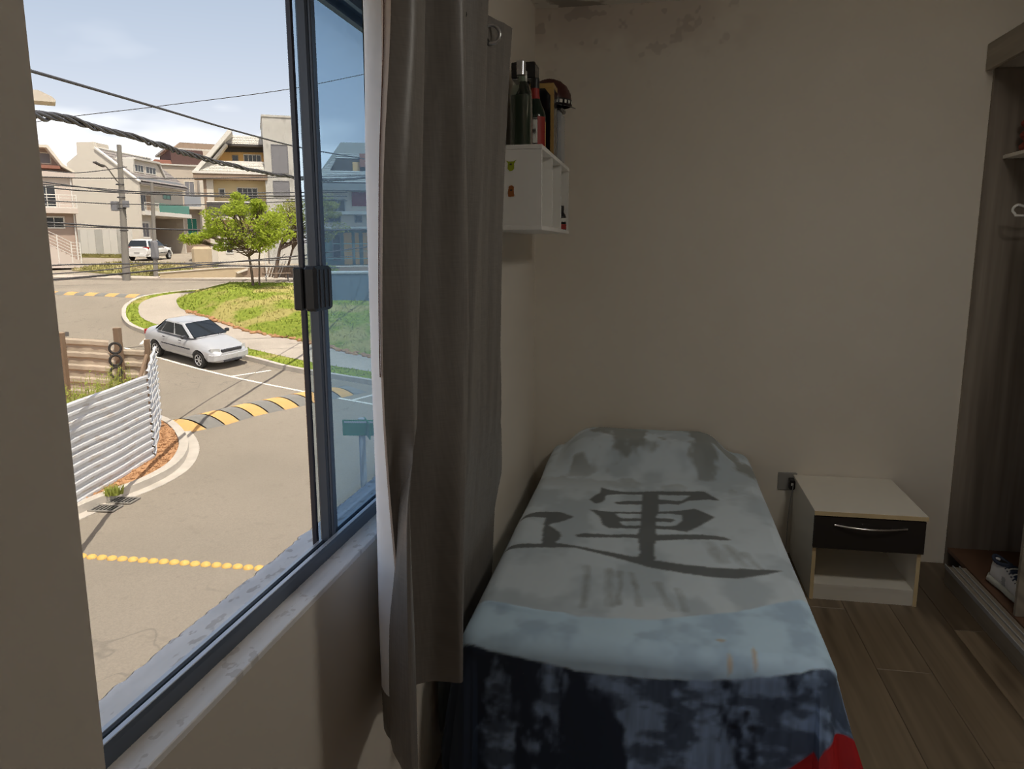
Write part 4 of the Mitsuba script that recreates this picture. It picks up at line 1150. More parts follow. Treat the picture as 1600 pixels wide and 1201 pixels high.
def car(key, M, S, body_m):
    """S: dict with the proportions; local x forward, y left, z up"""
    L2, W2_ = S['L'] / 2, S['W'] / 2
    xs = np.linspace(-L2, L2, 61)
    top = PchipInterpolator(*zip(*S['deck'])); bot = PchipInterpolator(*zip(*S['sill'])); wid = PchipInterpolator(*zip(*S['plan']))
    n = 28
    rows = []
    for x in xs:
        w, zt, zb = float(wid(x)), float(top(x)), float(bot(x))
        r = []
        for k in range(n):
            a = 2 * math.pi * k / n + math.pi / n
            c, s_ = math.cos(a), math.sin(a)
            yy_ = w * np.sign(c) * abs(c) ** .34
            t = .5 + .5 * np.sign(s_) * abs(s_) ** .55
            z = zb + (zt - zb) * t
            yy_ *= 1 - .10 * max(0, (t - .55) / .45) ** 2 - .06 * max(0, (.35 - t) / .35)
            r.append((x, yy_, z))
        rows.append(r)
    P = np.array(rows)
    g_ = grid(P, closed_v=True, flip=True)
    nv = len(g_.vertices)
    v = np.vstack([g_.vertices, P[0].mean(0), P[-1].mean(0)])
    i = np.arange(n); Lr = 60 * n
    f = np.vstack([g_.faces, np.stack([np.full(n, nv), i, (i + 1) % n], 1)[:, ::-1], np.stack([np.full(n, nv + 1), Lr + i, Lr + (i + 1) % n], 1)])
    tm = trimesh.Trimesh(v, f, process=False)
    if tm.volume < 0:
        tm = trimesh.Trimesh(v, f[:, ::-1], process=False)
    man = m3.Manifold(m3.Mesh(np.asarray(tm.vertices, np.float32), np.asarray(tm.faces, np.uint32)))
    wr_, wz = S['wheel'], S['wheel']
    if man.volume() > 0.5:
        for wx_ in S['axles']:
            cyl = m3.Manifold.cylinder(S['W'] + .4, wr_ + .055, wr_ + .055, 40, True).rotate([90, 0, 0]).translate([wx_, 0, wz + .01])
            core = m3.Manifold.cube([wr_ * 2.6, S['W'] - .48, wr_ * 3], True).translate([wx_, 0, wz])
            man = man - (cyl - core)
    o = man.to_mesh()
    part(key, 'body', xf(mb(o.vert_properties[:, :3], o.tri_verts), M), body_m, 32)
    # cabin
    cb, ct_2 = S['cab_base'], S['cab_top']                      # (x rear, x front, half width, z)
    def ringc(x0, x1, w, z, n=48, p=.30, bow=0):
        a = np.linspace(0, 2 * np.pi, n, endpoint=False)
        c, s_ = np.cos(a), np.sin(a)
        return np.stack([(x0 + x1) / 2 + (x1 - x0) / 2 * np.sign(c) * np.abs(c) ** p, w * np.sign(s_) * np.abs(s_) ** p, np.full(n, z) - bow * np.abs(s_) ** 2], 1)
    rr = []
    for t in (0, .25, .5, .75, .92, 1.0):
        q = t
        rr.append(ringc(cb[0] + (ct_2[0] - cb[0]) * q, cb[1] + (ct_2[1] - cb[1]) * q, cb[2] + (ct_2[2] - cb[2]) * q, cb[3] + (ct_2[3] - cb[3]) * t))
    for k in (.85, .6, .3, .01):
        mx = (ct_2[0] + ct_2[1]) / 2
        q = rr[5].copy(); q[:, 0] = mx + (q[:, 0] - mx) * k; q[:, 1] *= k; q[:, 2] = ct_2[3] + S['crown'] * (1 - k * k)
        rr.append(q)
    part(key, 'cabin', xf(grid(np.array(rr), closed_v=True, flip=True), M), body_m, 40)

    def glass(pts, name='window'):
        """quad on a cabin face, 4 corners, with its own thickness"""
        p = np.array(pts, float)
        nn = np.cross(p[1] - p[0], p[3] - p[0]); nn /= np.linalg.norm(nn)
        u = np.linspace(0, 1, 7)
        top_ = np.array([[(p[0] * (1 - a) + p[1] * a) * (1 - b) + (p[3] * (1 - a) + p[2] * a) * b + nn * (.010 + .03 * S.get('bulge', 0) * math.sin(math.pi * a)) for b in u] for a in u])
        part(key, name, xf(cat(grid(top_), grid(top_ - nn * .02, flip=True)), M), 'car_glass', True)
    zb_, zt_ = cb[3], ct_2[3]
    def cabpt(side, x_t, t):
        """point on the cabin side; x_t 0 rear..1 front"""
        q = t
        x0 = cb[0] + (ct_2[0] - cb[0]) * q; x1 = cb[1] + (ct_2[1] - cb[1]) * q
        w = cb[2] + (ct_2[2] - cb[2]) * q
        return [x0 + (x1 - x0) * x_t, side * w, zb_ + (zt_ - zb_) * t]
    for sd in (1, -1):
        for (a0, a1) in S['sidewin']:
            q = [cabpt(sd, a0, .08), cabpt(sd, a1, .08), cabpt(sd, a1 if a1 < .9 else a1 - .035, .86), cabpt(sd, a0, .86)]
            if sd > 0:
                q = [q[1], q[0], q[3], q[2]]
            glass(q, 'side_window')
    for fr in (1, 0):
        def ep(y, t, fr=fr):
            q = t
            x = (cb[1] + (ct_2[1] - cb[1]) * q) if fr else (cb[0] + (ct_2[0] - cb[0]) * q)
            return [x, y * (cb[2] + (ct_2[2] - cb[2]) * q) * .90, zb_ + (zt_ - zb_) * t]
        q = [ep(-1, .06), ep(1, .06), ep(.96, .92), ep(-.96, .92)]
        if not fr:
            q = [q[1], q[0], q[3], q[2]]
        glass(q, 'windscreen' if fr else 'rear_window')
    for wx_ in S['axles']:
        for sd in (1, -1):
            y0 = sd * (W2_ - .10)
            prof = [(.001, -.09), (wr_ * .55, -.09), (wr_ * .97, -.085), (wr_, -.055), (wr_, .055), (wr_ * .97, .085), (wr_ * .70, .09), (wr_ * .66, .075)]
            Mw = M @ trimesh.transformations.translation_matrix([wx_, y0, wz]) @ rotm([1, 0, 0], -90 * sd)
            Wk = part(key, 'wheel', xf(lathe(prof, 40), Mw), 'car_tyre', 40, 'black tyre')
            rim = [lathe([(.001, .060), (wr_ * .16, .070), (wr_ * .20, .060)], 16), lathe([(wr_ * .58, .074), (wr_ * .62, .088), (wr_ * .68, .086), (wr_ * .68, .05)], 40)]
            for k in range(6):
                rim.append(xf(hull([(wr_ * .12, -.022, .045), (wr_ * .12, .022, .045), (wr_ * .62, -.030, .060), (wr_ * .62, .030, .060), (wr_ * .12, -.018, .068), (wr_ * .12, .018, .068), (wr_ * .62, -.024, .080), (wr_ * .62, .024, .080)]), rotm([0, 0, 1], 60 * k)))
            part(Wk, 'rim', xf(cat(rim), Mw), 'car_rim', 35, 'silver wheel cover')
    xf_ = L2
    for sd in (1, -1):
        w_ = float(wid(L2 * .93))
        part(key, 'headlight', xf(hull([(L2 - .05, sd * .44, S['lamp'] - .075), (L2 - .05, sd * .44, S['lamp'] + .075), (L2 - .20, sd * (w_ + .015), S['lamp'] - .05), (L2 - .20, sd * (w_ + .015), S['lamp'] + .085), (L2 - .30, sd * (w_ + .03), S['lamp'] + .03), (L2 - .3, sd * .44, S['lamp'])]), M), 'car_lamp', 30, 'clear headlight')
        part(key, 'tail_light', xf(hull([(-L2 + .03, sd * .45, S['tail'] - .08), (-L2 + .03, sd * .45, S['tail'] + .08), (-L2 + .16, sd * (float(wid(-L2 * .92)) + .015), S['tail'] - .07), (-L2 + .16, sd * (float(wid(-L2 * .92)) + .015), S['tail'] + .09), (-L2 + .25, sd * .5, S['tail'])]), M), 'car_red', 30, 'red tail light')
        mx_ = S['mirror']
        part(key, 'mirror', xf(cat(move(box(-.05, .05, -.09, .09, -.06, .06, .03), mx_[0], sd * mx_[1], mx_[2]), box(mx_[0] - .02, mx_[0] + .03, sd * (mx_[1] - .16), sd * (mx_[1] - .07), mx_[2] - .05, mx_[2] - .02)), M), 'car_trim', 40, 'dark side mirror')
        ms = np.linspace(S['axles'][0] + .40, S['axles'][1] - .42, 14)
        part(key, 'side_moulding', xf(tube([(x, sd * (float(wid(x)) - .004), S['mould']) for x in ms], .022, 6), M), 'car_trim', 40, 'dark side moulding')
        for hx_ in S['handles']:
            part(key, 'door_handle', xf(box(hx_ - .07, hx_ + .07, sd * (float(wid(hx_)) - .012), sd * (float(wid(hx_)) + .018), S['handle_z'] - .014, S['handle_z'] + .014, .008), M), 'car_trim', False, 'dark door handle')
    part(key, 'grille', xf(box(L2 - .08, L2 + .006, -.40, .40, S['lamp'] - .045, S['lamp'] + .035, .01), M), 'car_trim', False, 'dark grille slot')
    part(key, 'front_bumper', xf(hull([(L2 + .035, y, z) for y in (-.50, .50) for z in (.36, .52)] + [(L2 - .25, y, z) for y in (-W2_ * .99, W2_ * .99) for z in (.33, .53)] + [(L2 - .06, y, z) for y in (-W2_ * .86, W2_ * .86) for z in (.34, .53)]), M), body_m, 30)
    part(key, 'air_intake', xf(box(L2 - .05, L2 + .038, -.36, .36, .27, .335, .01), M), 'car_trim', False, 'dark air intake')
    part(key, 'number_plate', xf(box(L2 + .03, L2 + .045, -.20, .20, .39, .50, .004), M), 'car_plate', False, 'number plate')
    part(key, 'rear_plate', xf(box(-L2 - .03, -L2 + .03, -.20, .20, .55, .66, .004), M), 'car_plate', False, 'number plate')
    part(key, 'rear_bumper', xf(hull([(-L2 - .035, y, z) for y in (-.55, .55) for z in (.34, .52)] + [(-L2 + .28, y, z) for y in (-W2_ * .99, W2_ * .99) for z in (.33, .53)]), M), body_m, 30)
    for sd in (.25, -.25):
        part(key, 'wiper', xf(tube([(cb[1] + .02, sd, cb[3] + .03), (cb[1] - .10, sd + .35, cb[3] + .10)], .008, 5), M), 'car_trim')


scene['car_silver'] = {'type': 'twosided', 'bsdf': {'type': 'principled', 'base_color': rgb((.52, .53, .55)), 'roughness': .32, 'metallic': .35, 'specular': .5, 'clearcoat': .6, 'clearcoat_gloss': .9}}
scene['car_white'] = {'type': 'twosided', 'bsdf': {'type': 'principled', 'base_color': rgb((.72, .72, .71)), 'roughness': .3, 'specular': .5, 'clearcoat': .5, 'clearcoat_gloss': .9}}
mat('car_glass', (.018, .022, .026), .05, spec=.7)
mat('car_tyre', (.022, .021, .020), .85)
mat('car_rim', (.55, .56, .58), .35, .6)
mat('car_lamp', (.55, .57, .58), .1, .3)
mat('car_red', (.30, .02, .02), .25)
mat('car_trim', (.035, .036, .042), .5)
mat('car_plate', (.42, .42, .41), .5)
SEDAN = dict(L=4.03, W=1.62, deck=[(-2.1, .80), (-2.0, .88), (-1.75, .985), (-1.2, 1.00), (.55, .965), (.80, .955), (1.2, .905), (1.65, .80), (1.9, .69), (2.02, .58), (2.1, .5)], sill=[(-2.1, .40), (-1.9, .28), (-1.2, .20), (1.3, .19), (1.85, .22), (2.1, .32)],
             plan=[(-2.1, .52), (-2.0, .66), (-1.8, .755), (-1.2, .805), (0, .81), (1.2, .80), (1.7, .745), (1.92, .65), (2.02, .53), (2.1, .4)], wheel=.285, axles=(-1.20, 1.24),
             cab_base=(-1.36, .95, .735, .955), cab_top=(-.86, .14, .55, 1.375), crown=.045, sidewin=[(.10, .20), (.22, .54), (.575, .93)], bulge=.5, lamp=.665, tail=.80, mirror=(.62, .87, 1.0), mould=.60, handles=(-.62, .30), handle_z=.83)
SUV = dict(L=4.20, W=1.76, deck=[(-2.2, .85), (-2.05, 1.0), (-1.9, 1.04), (.6, 1.02), (1.2, .98), (1.7, .90), (2.0, .74), (2.15, .6)], sill=[(-2.2, .45), (-2, .32), (-1.2, .26), (1.3, .26), (1.9, .30), (2.2, .4)],
           plan=[(-2.2, .6), (-2.05, .78), (-1.8, .86), (0, .88), (1.2, .87), (1.8, .80), (2.0, .70), (2.15, .5)], wheel=.33, axles=(-1.30, 1.28), cab_base=(-2.02, .88, .82, 1.02), cab_top=(-1.66, .10, .62, 1.53), crown=.04,
           sidewin=[(.06, .22), (.25, .56), (.59, .93)], lamp=.80, tail=.95, mirror=(.60, .95, 1.08), mould=.55, handles=(-.7, .30), handle_z=.90)


def on_ground(x, y, yaw, L=2.4):
    """car frame lying on the slope"""
    c, s_ = math.cos(yaw), math.sin(yaw)
    zf, zr = float(g(x + c * L / 2, y + s_ * L / 2)), float(g(x - c * L / 2, y - s_ * L / 2))
    zl, zq = float(g(x - s_ * .7, y + c * .7)), float(g(x + s_ * .7, y - c * .7))
    fx = np.array([c * L, s_ * L, zf - zr]); fx /= np.linalg.norm(fx)
    ly = np.array([-s_ * 1.4, c * 1.4, zl - zq]); ly -= fx * (ly @ fx); ly /= np.linalg.norm(ly)
    M = np.eye(4); M[:3, 0], M[:3, 1], M[:3, 2] = fx, ly, np.cross(fx, ly)
    M[:3, 3] = [x, y, (zf + zr) / 2 + .004]
    return M


Ck = thing('car', 'silver four-door sedan parked on the near road beside the grass verge', 'car')
car(Ck, on_ground(-16.10, 24.60, math.radians(-22.3)), SEDAN, 'car_silver')
Ck = thing('car', 'small white hatchback parked in front of the cream gabled house', 'car')
car(Ck, on_ground(-38.1, 53.3, math.radians(100)), SUV, 'car_white')

# ------------------------------------------------------------------ poles and wires
def pole(label, base, top, r0, r1):
    k_ = thing('street_pole', label, 'utility pole')
    b, t = np.array([*base, float(g(*base)) - .1]), np.array(top)
    part(k_, 'post', tube([b, (b + t) / 2, t], [r0, (r0 + r1) / 2, r1], 14), 'm_pole', 40)
    return k_


Pk = pole('tall concrete street pole with a curved lamp arm in front of the cream house', (-29.70, 39.22), (-29.52, 39.36, 7.16), .21, .12)
part(Pk, 'lamp_arm', tube(CubicSpline(np.arange(4), np.array([(-29.56, 39.15, 5.10), (-29.47, 38.64, 5.38), (-29.36, 38.05, 5.78), (-29.33, 37.55, 5.92)]))(np.linspace(0, 3, 20)), .032, 8), 'm_pole', 40)
La = part(Pk, 'lamp_head', xf(hull([(x, y, z) for x in (-.30, .30) for y in (-.10, .10) for z in (0, .06)] + [(-.2, 0, .12), (.2, 0, .10)]), frame(-29.33, 37.35, 80, 5.88) @ rotm([0, 1, 0], 18)), 'x_darkgrey', False, 'dark lamp head')
part(Pk, 'junction_box', cat(move(box(-.30, .05, -.16, .16, -.26, .26, .02), -29.82, 39.15, 3.85), move(box(-.12, .12, -.14, .14, -.18, .18, .02), -29.30, 39.2, 3.95)), 'x_greywin', False, 'grey cable boxes')
for z in (2.5, 3.7, 4.3, 5.0):
    part(Pk, 'collar', lathe([(.21, 0), (.225, .03), (.21, .06)], 16, (-29.62, 39.28, z)), 'm_cable')
Pk = pole('thin leaning grey pole to the right of the tall street pole', (-28.99, 40.86), (-28.83, 40.97, 5.24), .14, .09)
part(Pk, 'meter_box', move(box(-.22, .24, -.16, .16, -.55, .55, .12), -28.93, 40.85, 1.42), 'x_greywin', 40, 'round-shouldered grey box')


def wire(label, pts, r, ext=0.35, m_='m_cable', nn=90, group=None):
    p = np.array(pts, float)
    p = np.vstack([p[0] - (p[1] - p[0]) * ext, p, p[-1] + (p[-1] - p[-2]) * ext])
    d = np.r_[0, np.cumsum(np.linalg.norm(np.diff(p, axis=0), axis=1))]
    q = PchipInterpolator(d, p)(np.linspace(0, d[-1], nn))
    return one('overhead_wire', label, 'wire', tube(q, r, 6), m_, True, group=group)


tw = np.array([[-5.1, 5.2, 2.62], [-5.67, 6.33, 2.71], [-5.94, 6.76, 2.78], [-6.4, 7.68, 2.9], [-7.04, 9.09, 3.01], [-7.56, 10.58, 3.1], [-8.43, 13.01, 3.18], [-9.15, 15.5, 3.27], [-9.76, 18.6, 3.37], [-10.2, 21.73, 3.43], [-10.83, 27.98, 4.06], [-11.3, 33.0, 4.6]])
dd = np.r_[0, np.cumsum(np.linalg.norm(np.diff(tw, axis=0), axis=1))]
cs3 = PchipInterpolator(dd, gaussian_filter(tw, (.6, 0), mode='nearest'))(np.linspace(0, dd[-1], 420))
sl_ = np.linspace(0, dd[-1], 420)
TW = thing('twisted_cable', 'thick twisted bundle of power cables crossing the view from upper left', 'cable')
for k in range(4):
    a = sl_ * 2 * np.pi / 1.7 + k * np.pi / 2 + .8 * np.sin(sl_ * .9)
    t = np.gradient(cs3, axis=0); t /= np.linalg.norm(t, axis=1, keepdims=True)
    u_ = np.cross(t, [0, 0, 1]); u_ /= np.linalg.norm(u_, axis=1, keepdims=True); w_ = np.cross(t, u_)
    rr_ = .030 + .012 * np.sin(sl_ * .7 + k)
    part(TW, 'strand', tube(cs3 + rr_[:, None] * (np.cos(a)[:, None] * u_ + np.sin(a)[:, None] * w_), .019, 6), 'm_cable', True)
wire('black cable running above the twisted bundle across the sky', [[-7.35, 8.19, 3.57], [-7.59, 8.64, 3.64], [-8.29, 10.65, 3.83], [-9.2, 13.7, 4.07], [-10.13, 17.82, 4.3], [-10.7, 22.04, 4.48], [-11.27, 28.88, 4.88]], .021, .8)
wire('very thin line rising to the right across the sky above the roofs', [[-26.71, 29.77, 6.76], [-26.35, 30.09, 6.9], [-21.39, 31.41, 7.58], [-15.73, 32.38, 8.26], [-11.88, 31.86, 8.64]], .016, .8)
GW = 'telephone wires strung in front of the houses'
LWS = ['short telephone wire running into the tall pole just below its lamp arm', 'telephone wire crossing level at the foot of the lamp arm', 'topmost of three close telephone wires crossing in front of the upper balconies', 'lowest to the right of three close telephone wires crossing the upper balconies',
       'middle of three close telephone wires crossing in front of the upper balconies', 'telephone wire at the height of the grey boxes on the tall pole', 'telephone wire sagging just under the thick black one across the cream house',
       'topmost of four low wires crossing the far road, nearly level', 'low wire climbing most steeply to the right across the far road', 'low wire crossing the far road that climbs and then levels out', 'thinnest of four low wires crossing the far road']
for LW, (pts, r) in zip(LWS, (([[-29.4, 33.5, 5.25], [-28.41, 34.25, 5.18], [-27.6, 34.91, 5.3], [-26.85, 35.48, 5.48]], .022),
               ([[-29.94, 32.92, 4.93], [-28.35, 34.3, 4.94], [-26.77, 35.55, 5.0], [-24.01, 37.47, 5.1], [-19.35, 40.07, 5.32], [-16.3, 41.41, 5.44]], .028),
               ([[-29.74, 33.1, 4.75], [-28.46, 34.21, 4.56], [-26.9, 35.45, 4.36], [-24.05, 37.44, 4.36], [-19.39, 40.05, 4.49]], .032),
               ([[-29.75, 33.09, 4.59], [-28.46, 34.21, 4.53], [-26.9, 35.45, 4.42], [-24.06, 37.43, 4.21], [-19.4, 40.05, 4.13]], .028),
               ([[-29.75, 33.09, 4.52], [-28.47, 34.2, 4.36], [-26.91, 35.45, 4.3], [-24.06, 37.44, 4.24], [-19.4, 40.05, 4.3]], .034),
               ([[-29.66, 33.18, 3.8], [-28.43, 34.23, 3.78], [-27.03, 35.35, 3.73], [-25.14, 36.72, 3.73], [-23.09, 38.04, 3.8], [-19.41, 40.04, 4.03]], .026),
               ([[-29.88, 32.97, 2.71], [-28.99, 33.77, 2.61], [-27.02, 35.36, 2.54], [-25.59, 36.41, 2.50], [-22, 38.8, 2.46]], .030),
               ([[-20.15, 22.23, 0.94], [-19.36, 22.91, 0.98], [-17.39, 24.45, 0.99], [-15.68, 25.57, 0.91], [-14.25, 26.4, 0.84], [-12.88, 27.09, 0.85]], .026),
               ([[-18.83, 20.72, 0.54], [-18.5, 21.02, 0.57], [-17.15, 22.13, 0.7], [-16.25, 22.81, 0.8], [-14.64, 23.87, 1.0], [-12.0, 25.3, 1.27], [-10.34, 26.02, 1.51]], .024),
               ([[-19.51, 21.46, 0.47], [-18.75, 22.12, 0.54], [-17.07, 23.45, 0.73], [-15.82, 24.3, 0.86], [-14.48, 25.12, 0.89], [-12.45, 26.19, 0.82]], .022),
               ([[-20.01, 22.35, 0.67], [-19.38, 22.9, 0.71], [-18.37, 23.72, 0.82], [-17.39, 24.44, 0.97], [-15.82, 25.49, 1.0], [-12.87, 27.1, 1.12]], .020))):
    wire(LW, pts, r, .5, group=GW)
wire('thicker black telephone cable running level through the tree crown', [[-30.1, 32.78, 2.8], [-29.36, 33.44, 2.77], [-26.93, 35.42, 2.58], [-24.16, 37.37, 2.47], [-19.48, 40.01, 2.46], [-16.4, 41.37, 2.51]], .045, .5)

# ------------------------------------------------------------------ trees


def tree(label, base, clusters, trunks, leaves, size, m_, seed, bark='x_bark', cat_='tree'):
    r = np.random.default_rng(seed)
    k_ = thing('tree', label, cat_)
    z0 = float(g(*base)) + (bank_rise(np.array([base[0]]), np.array([base[1]]))[0] if bank.contains(Point(base)) else 0)
    br = []
    tops = []
    for (dx, dy, h, lx, ly, rad) in trunks:
        p0 = np.array([base[0] + dx, base[1] + dy, z0 - .1]); p1 = p0 + [lx * .4, ly * .4, h * .6]; p2 = p0 + [lx, ly, h]
        q = PchipInterpolator([0, .6, 1], np.array([p0, p1, p2]))(np.linspace(0, 1, 9))
        q += r.normal(0, .02, q.shape) * np.linspace(0, 1, 9)[:, None]
        part(k_, 'trunk', tube(q, np.linspace(rad, rad * .55, 9), 8), bark, True)
        tops.append((q[5:], rad))
    vs = []
    for (c, e, w) in clusters:
        c = np.array(c)
        t_, rad = tops[r.integers(len(tops))]
        s0 = t_[r.integers(len(t_))]
        mid_ = (s0 + c) / 2 + [0, 0, -.12]
        q = PchipInterpolator([0, .5, 1], np.array([s0, mid_, c]))(np.linspace(0, 1, 8))
        br.append(tube(q, np.linspace(rad * .5, .012, 8), 5))
        for j in range(4):
            tgt = c + r.normal(0, .5, 3) * e
            br.append(tube(np.array([q[5], (q[5] + tgt) / 2 + [0, 0, .03], tgt]), [.016, .011, .005], 4))
        nl_ = int(leaves * w)
        d_ = r.normal(0, 1, (nl_, 3)); d_ /= np.linalg.norm(d_, axis=1, keepdims=True)
        pos = c + d_ * np.array(e) * (r.uniform(.25, 1, nl_) ** .5)[:, None]
        pos += .25 * np.array(e) * (np.stack([meshkit.noise(pos * 1.7 + 9 * i, seed + i) for i in range(3)], 1) - .5) * 2
        nn = r.normal(0, 1, (nl_, 3)) + [0, 0, .9]; nn /= np.linalg.norm(nn, axis=1, keepdims=True)
        a = np.cross(nn, r.normal(0, 1, (nl_, 3))); a /= np.linalg.norm(a, axis=1, keepdims=True); b = np.cross(nn, a)
        l_ = size * r.uniform(.6, 1.3, nl_)[:, None]
        vs.append(np.stack([pos - a * l_, pos + b * l_ * .42, pos + a * l_, pos - b * l_ * .42], 1))
    part(k_, 'branches', cat(br), bark, True)
    v = np.concatenate(vs).reshape(-1, 3)
    i = np.arange(len(v) // 4)[:, None] * 4
    part(k_, 'foliage', mb(v, np.vstack([i + [0, 1, 2], i + [0, 2, 3]])), m_, kind='stuff')
    return k_


def crown(c, e, count, rad, seed, keep=.25):
    r = np.random.default_rng(seed)
    out = []
    while len(out) < count:
        d_ = r.normal(0, 1, 3); d_ /= np.linalg.norm(d_)
        q = np.array(c) + d_ * np.array(e) * r.uniform(keep, 1) ** .6
        if d_[2] < -.80:
            continue
        k_ = rad * r.uniform(.6, 1.25)
        out.append((tuple(q), (k_ * 1.35, k_ * 1.35, k_ * .80), r.uniform(.5, 1.3)))
    return out


tree('small bright green tree with two thin trunks on the grass bank', (-19.62, 35.15),
     crown((-19.40, 34.9, 2.35), (2.9, 1.6, 1.25), 50, .42, 5) + crown((-19.5, 34.9, 3.6), (1.1, .9, .6), 12, .34, 8) + crown((-21.6, 33.7, 1.95), (.8, .6, .4), 6, .30, 9),
     [(0, 0, 2.7, -.2, -.1, .075), (.28, .08, 3.0, .25, .1, .05)], 170, .080, 'x_leaf', 31)
tree('sparser olive tree standing behind the bright green one', (-22.2, 42.4),
     crown((-19.7, 42.6, 3.0), (2.2, 1.3, 1.6), 34, .46, 15),
     [(0, 0, 3.0, .8, .1, .12), (.5, .3, 3.0, 1.2, .1, .08)], 190, .072, 'x_leaf2', 33)
tree('leafy shrub at the foot of the low wall behind the trees', (-19.6, 43.2), [((-19.6, 43.1, .35), (.5, .5, .35), .5), ((-19.0, 43.3, .2), (.4, .4, .3), .4)], [(0, 0, .7, .05, 0, .04)], 900, .07, 'x_leaf', 35, cat_='shrub')

# ------------------------------------------------------------------ buildings
def bx(M, a0, a1, d0, d1, z0, z1, b=0):
    return xf(box(a0, a1, d0, d1, z0, z1, b), M)


def pr(M, poly, d0, d1):
    """polygon in (a, z), extruded over depth d0..d1"""
    return xf(front_prism(poly, d0, d1), M)


def win(par, M, a0, a1, z0, z1, d=0.0, fm='x_whitew', pm='x_glassdark', fw=.07, nv=1, nh=0, label=None):
    k_ = part(par, 'window', cat(bx(M, a0, a1, d - .05, d + .03, z0, z0 + fw), bx(M, a0, a1, d - .05, d + .03, z1 - fw, z1), bx(M, a0, a0 + fw, d - .05, d + .03, z0 + fw, z1 - fw), bx(M, a1 - fw, a1, d - .05, d + .03, z0 + fw, z1 - fw)), fm, False, label)
    nn = nv + 1
    for i in range(nn):
        x0 = a0 + fw + (a1 - a0 - 2 * fw) * i / nn; x1 = a0 + fw + (a1 - a0 - 2 * fw) * (i + 1) / nn
        part(k_, 'pane', bx(M, x0 + .004, x1 - .004, d - .018, d + .02, z0 + fw, z1 - fw), pm)
        if i:
            part(k_, 'mullion', bx(M, x0 - .022, x0 + .022, d - .04, d + .02, z0 + fw, z1 - fw), fm)
    for j in range(nh):
        zz_ = z0 + (z1 - z0) * (j + 1) / (nh + 1)
        part(k_, 'bar', bx(M, a0 + fw, a1 - fw, d - .04, d + .02, zz_ - .02, zz_ + .02), fm)
    return k_


def tiles(M, q00, q10, q11, q01, nw, amp=.05, rows_=8, step=.035):
    """ribbed tile roof over the quad of local (a, d, z) corners: q00 lower left, q10 lower right, q11 upper right, q01 upper left"""
    q = [np.array(x, float) for x in (q00, q10, q11, q01)]
    nrm = np.cross(q[1] - q[0], q[3] - q[0]); nrm /= np.linalg.norm(nrm)
    if nrm[2] < 0:
        nrm = -nrm
    us = np.linspace(0, 1, nw * 6 + 1)
    out = []
    for r in range(rows_):
        for (t, lift) in ((r / rows_, step), ((r + .98) / rows_, 0)):
            out.append([(q[0] * (1 - u) + q[1] * u) * (1 - t) + (q[3] * (1 - u) + q[2] * u) * t + nrm * (amp * abs(math.sin(math.pi * u * nw)) + lift) for u in us])
    return xf(grid(np.array(out)), M)


def railing(par, M, a0, a1, d, z0, z1, m_, npost, nrail, name='railing', r=.025):
    k_ = part(par, name, cat(bx(M, a0, a1, d - r, d + r, z1 - .06, z1), bx(M, a0, a1, d - r, d + r, z0, z0 + .05)), m_)
    for i in range(npost):
        a = a0 + (a1 - a0) * i / (npost - 1)
        part(k_, 'baluster', bx(M, a - r, a + r, d - r, d + r, z0, z1), m_)
    for i in range(nrail):
        z = z0 + (z1 - z0) * (i + 1) / (nrail + 1)
        part(k_, 'bar', bx(M, a0, a1, d - .012, d + .012, z - .015, z + .015), m_)
    return k_


def antenna(par, M, a, d, z):
    part(par, 'antenna', xf(cat(tube([(a, d, z), (a, d, z + 1.1)], .02, 5), tube([(a - .45, d, z + .95), (a + .45, d, z + .9)], .015, 5), *[tube([(a + q, d - .3, z + .93), (a + q, d + .3, z + .93)], .012, 4) for q in (-.4, -.15, .1, .35)]), M), 'm_cable')


# --- pink house
Bk = thing('house', 'pinkish house with white balcony railing at the far left edge of the window', 'house')
M = frame(-38.36, 46.14, 50)
part(Bk, 'wall', cat(bx(M, -8, .03, 0, 9, .3, 6.10), pr(M, [(-8, 6.1), (-8, 8.08), (-1.25, 8.08), (-.55, 6.9), (0, 6.5), (0, 6.1)], .5, 9)), 'x_pink')
part(Bk, 'upper_wall', bx(M, -8, .035, -.02, 0, 4.12, 6.14), 'x_pinklight')
rf = part(Bk, 'roof', cat(pr(M, [(-8.2, 8.10), (-1.2, 8.12), (-.46, 6.98), (.16, 6.56), (.16, 6.42), (-.56, 6.84), (-1.3, 7.95), (-8.2, 7.94)], -.25, 9)), 'x_cream', False, 'cream gable fascia')
part(rf, 'eave_band', bx(M, -8, .16, -.30, .3, 6.12, 6.46), 'x_pinklight')
part(rf, 'tile_band', bx(M, -8, -.62, -.16, .5, 6.66, 6.86), 'x_redbrown', False, 'terracotta tile band')
win(Bk, M, -3.2, -1.0, 6.98, 7.7, .5, 'x_cream', 'x_greywin', .05)
win(Bk, M, -2.6, -1.0, 4.2, 5.62, -.02, 'x_whitew', 'x_glassdark', .06, 2)
sb = part(Bk, 'balcony_slab', bx(M, -8, .06, -.75, 0, 3.80, 4.13), 'x_pinklight')
railing(Bk, M, -8, .02, -.70, 4.13, 5.0, 'x_whitew', 9, 3, 'balcony_railing')
win(Bk, M, -1.9, -.66, 2.82, 3.62, 0, 'x_whitew', 'x_glassdark', .09, 1, 1)
part(Bk, 'downpipe', xf(cat(tube([(-.10, -.10, 6.2), (-.10, -.10, .6)], .05, 8)), M), 'x_whitew')
stp = part(Bk, 'stair', cat(*[bx(M, -2.6 + i * .26, -2.34 + i * .26, -3.0, -1.4, .3, 2.0 - i * .17) for i in range(8)]), 'x_pinklight')
for i in range(5):
    part(stp, 'stair_rail', xf(tube([(-2.6, -3.0, 2.85 - i * .20), (-.95, -3.0, 1.92 - i * .20), (-.45, -3.0, 1.86 - i * .20)], .022, 6), M), 'x_whitew')
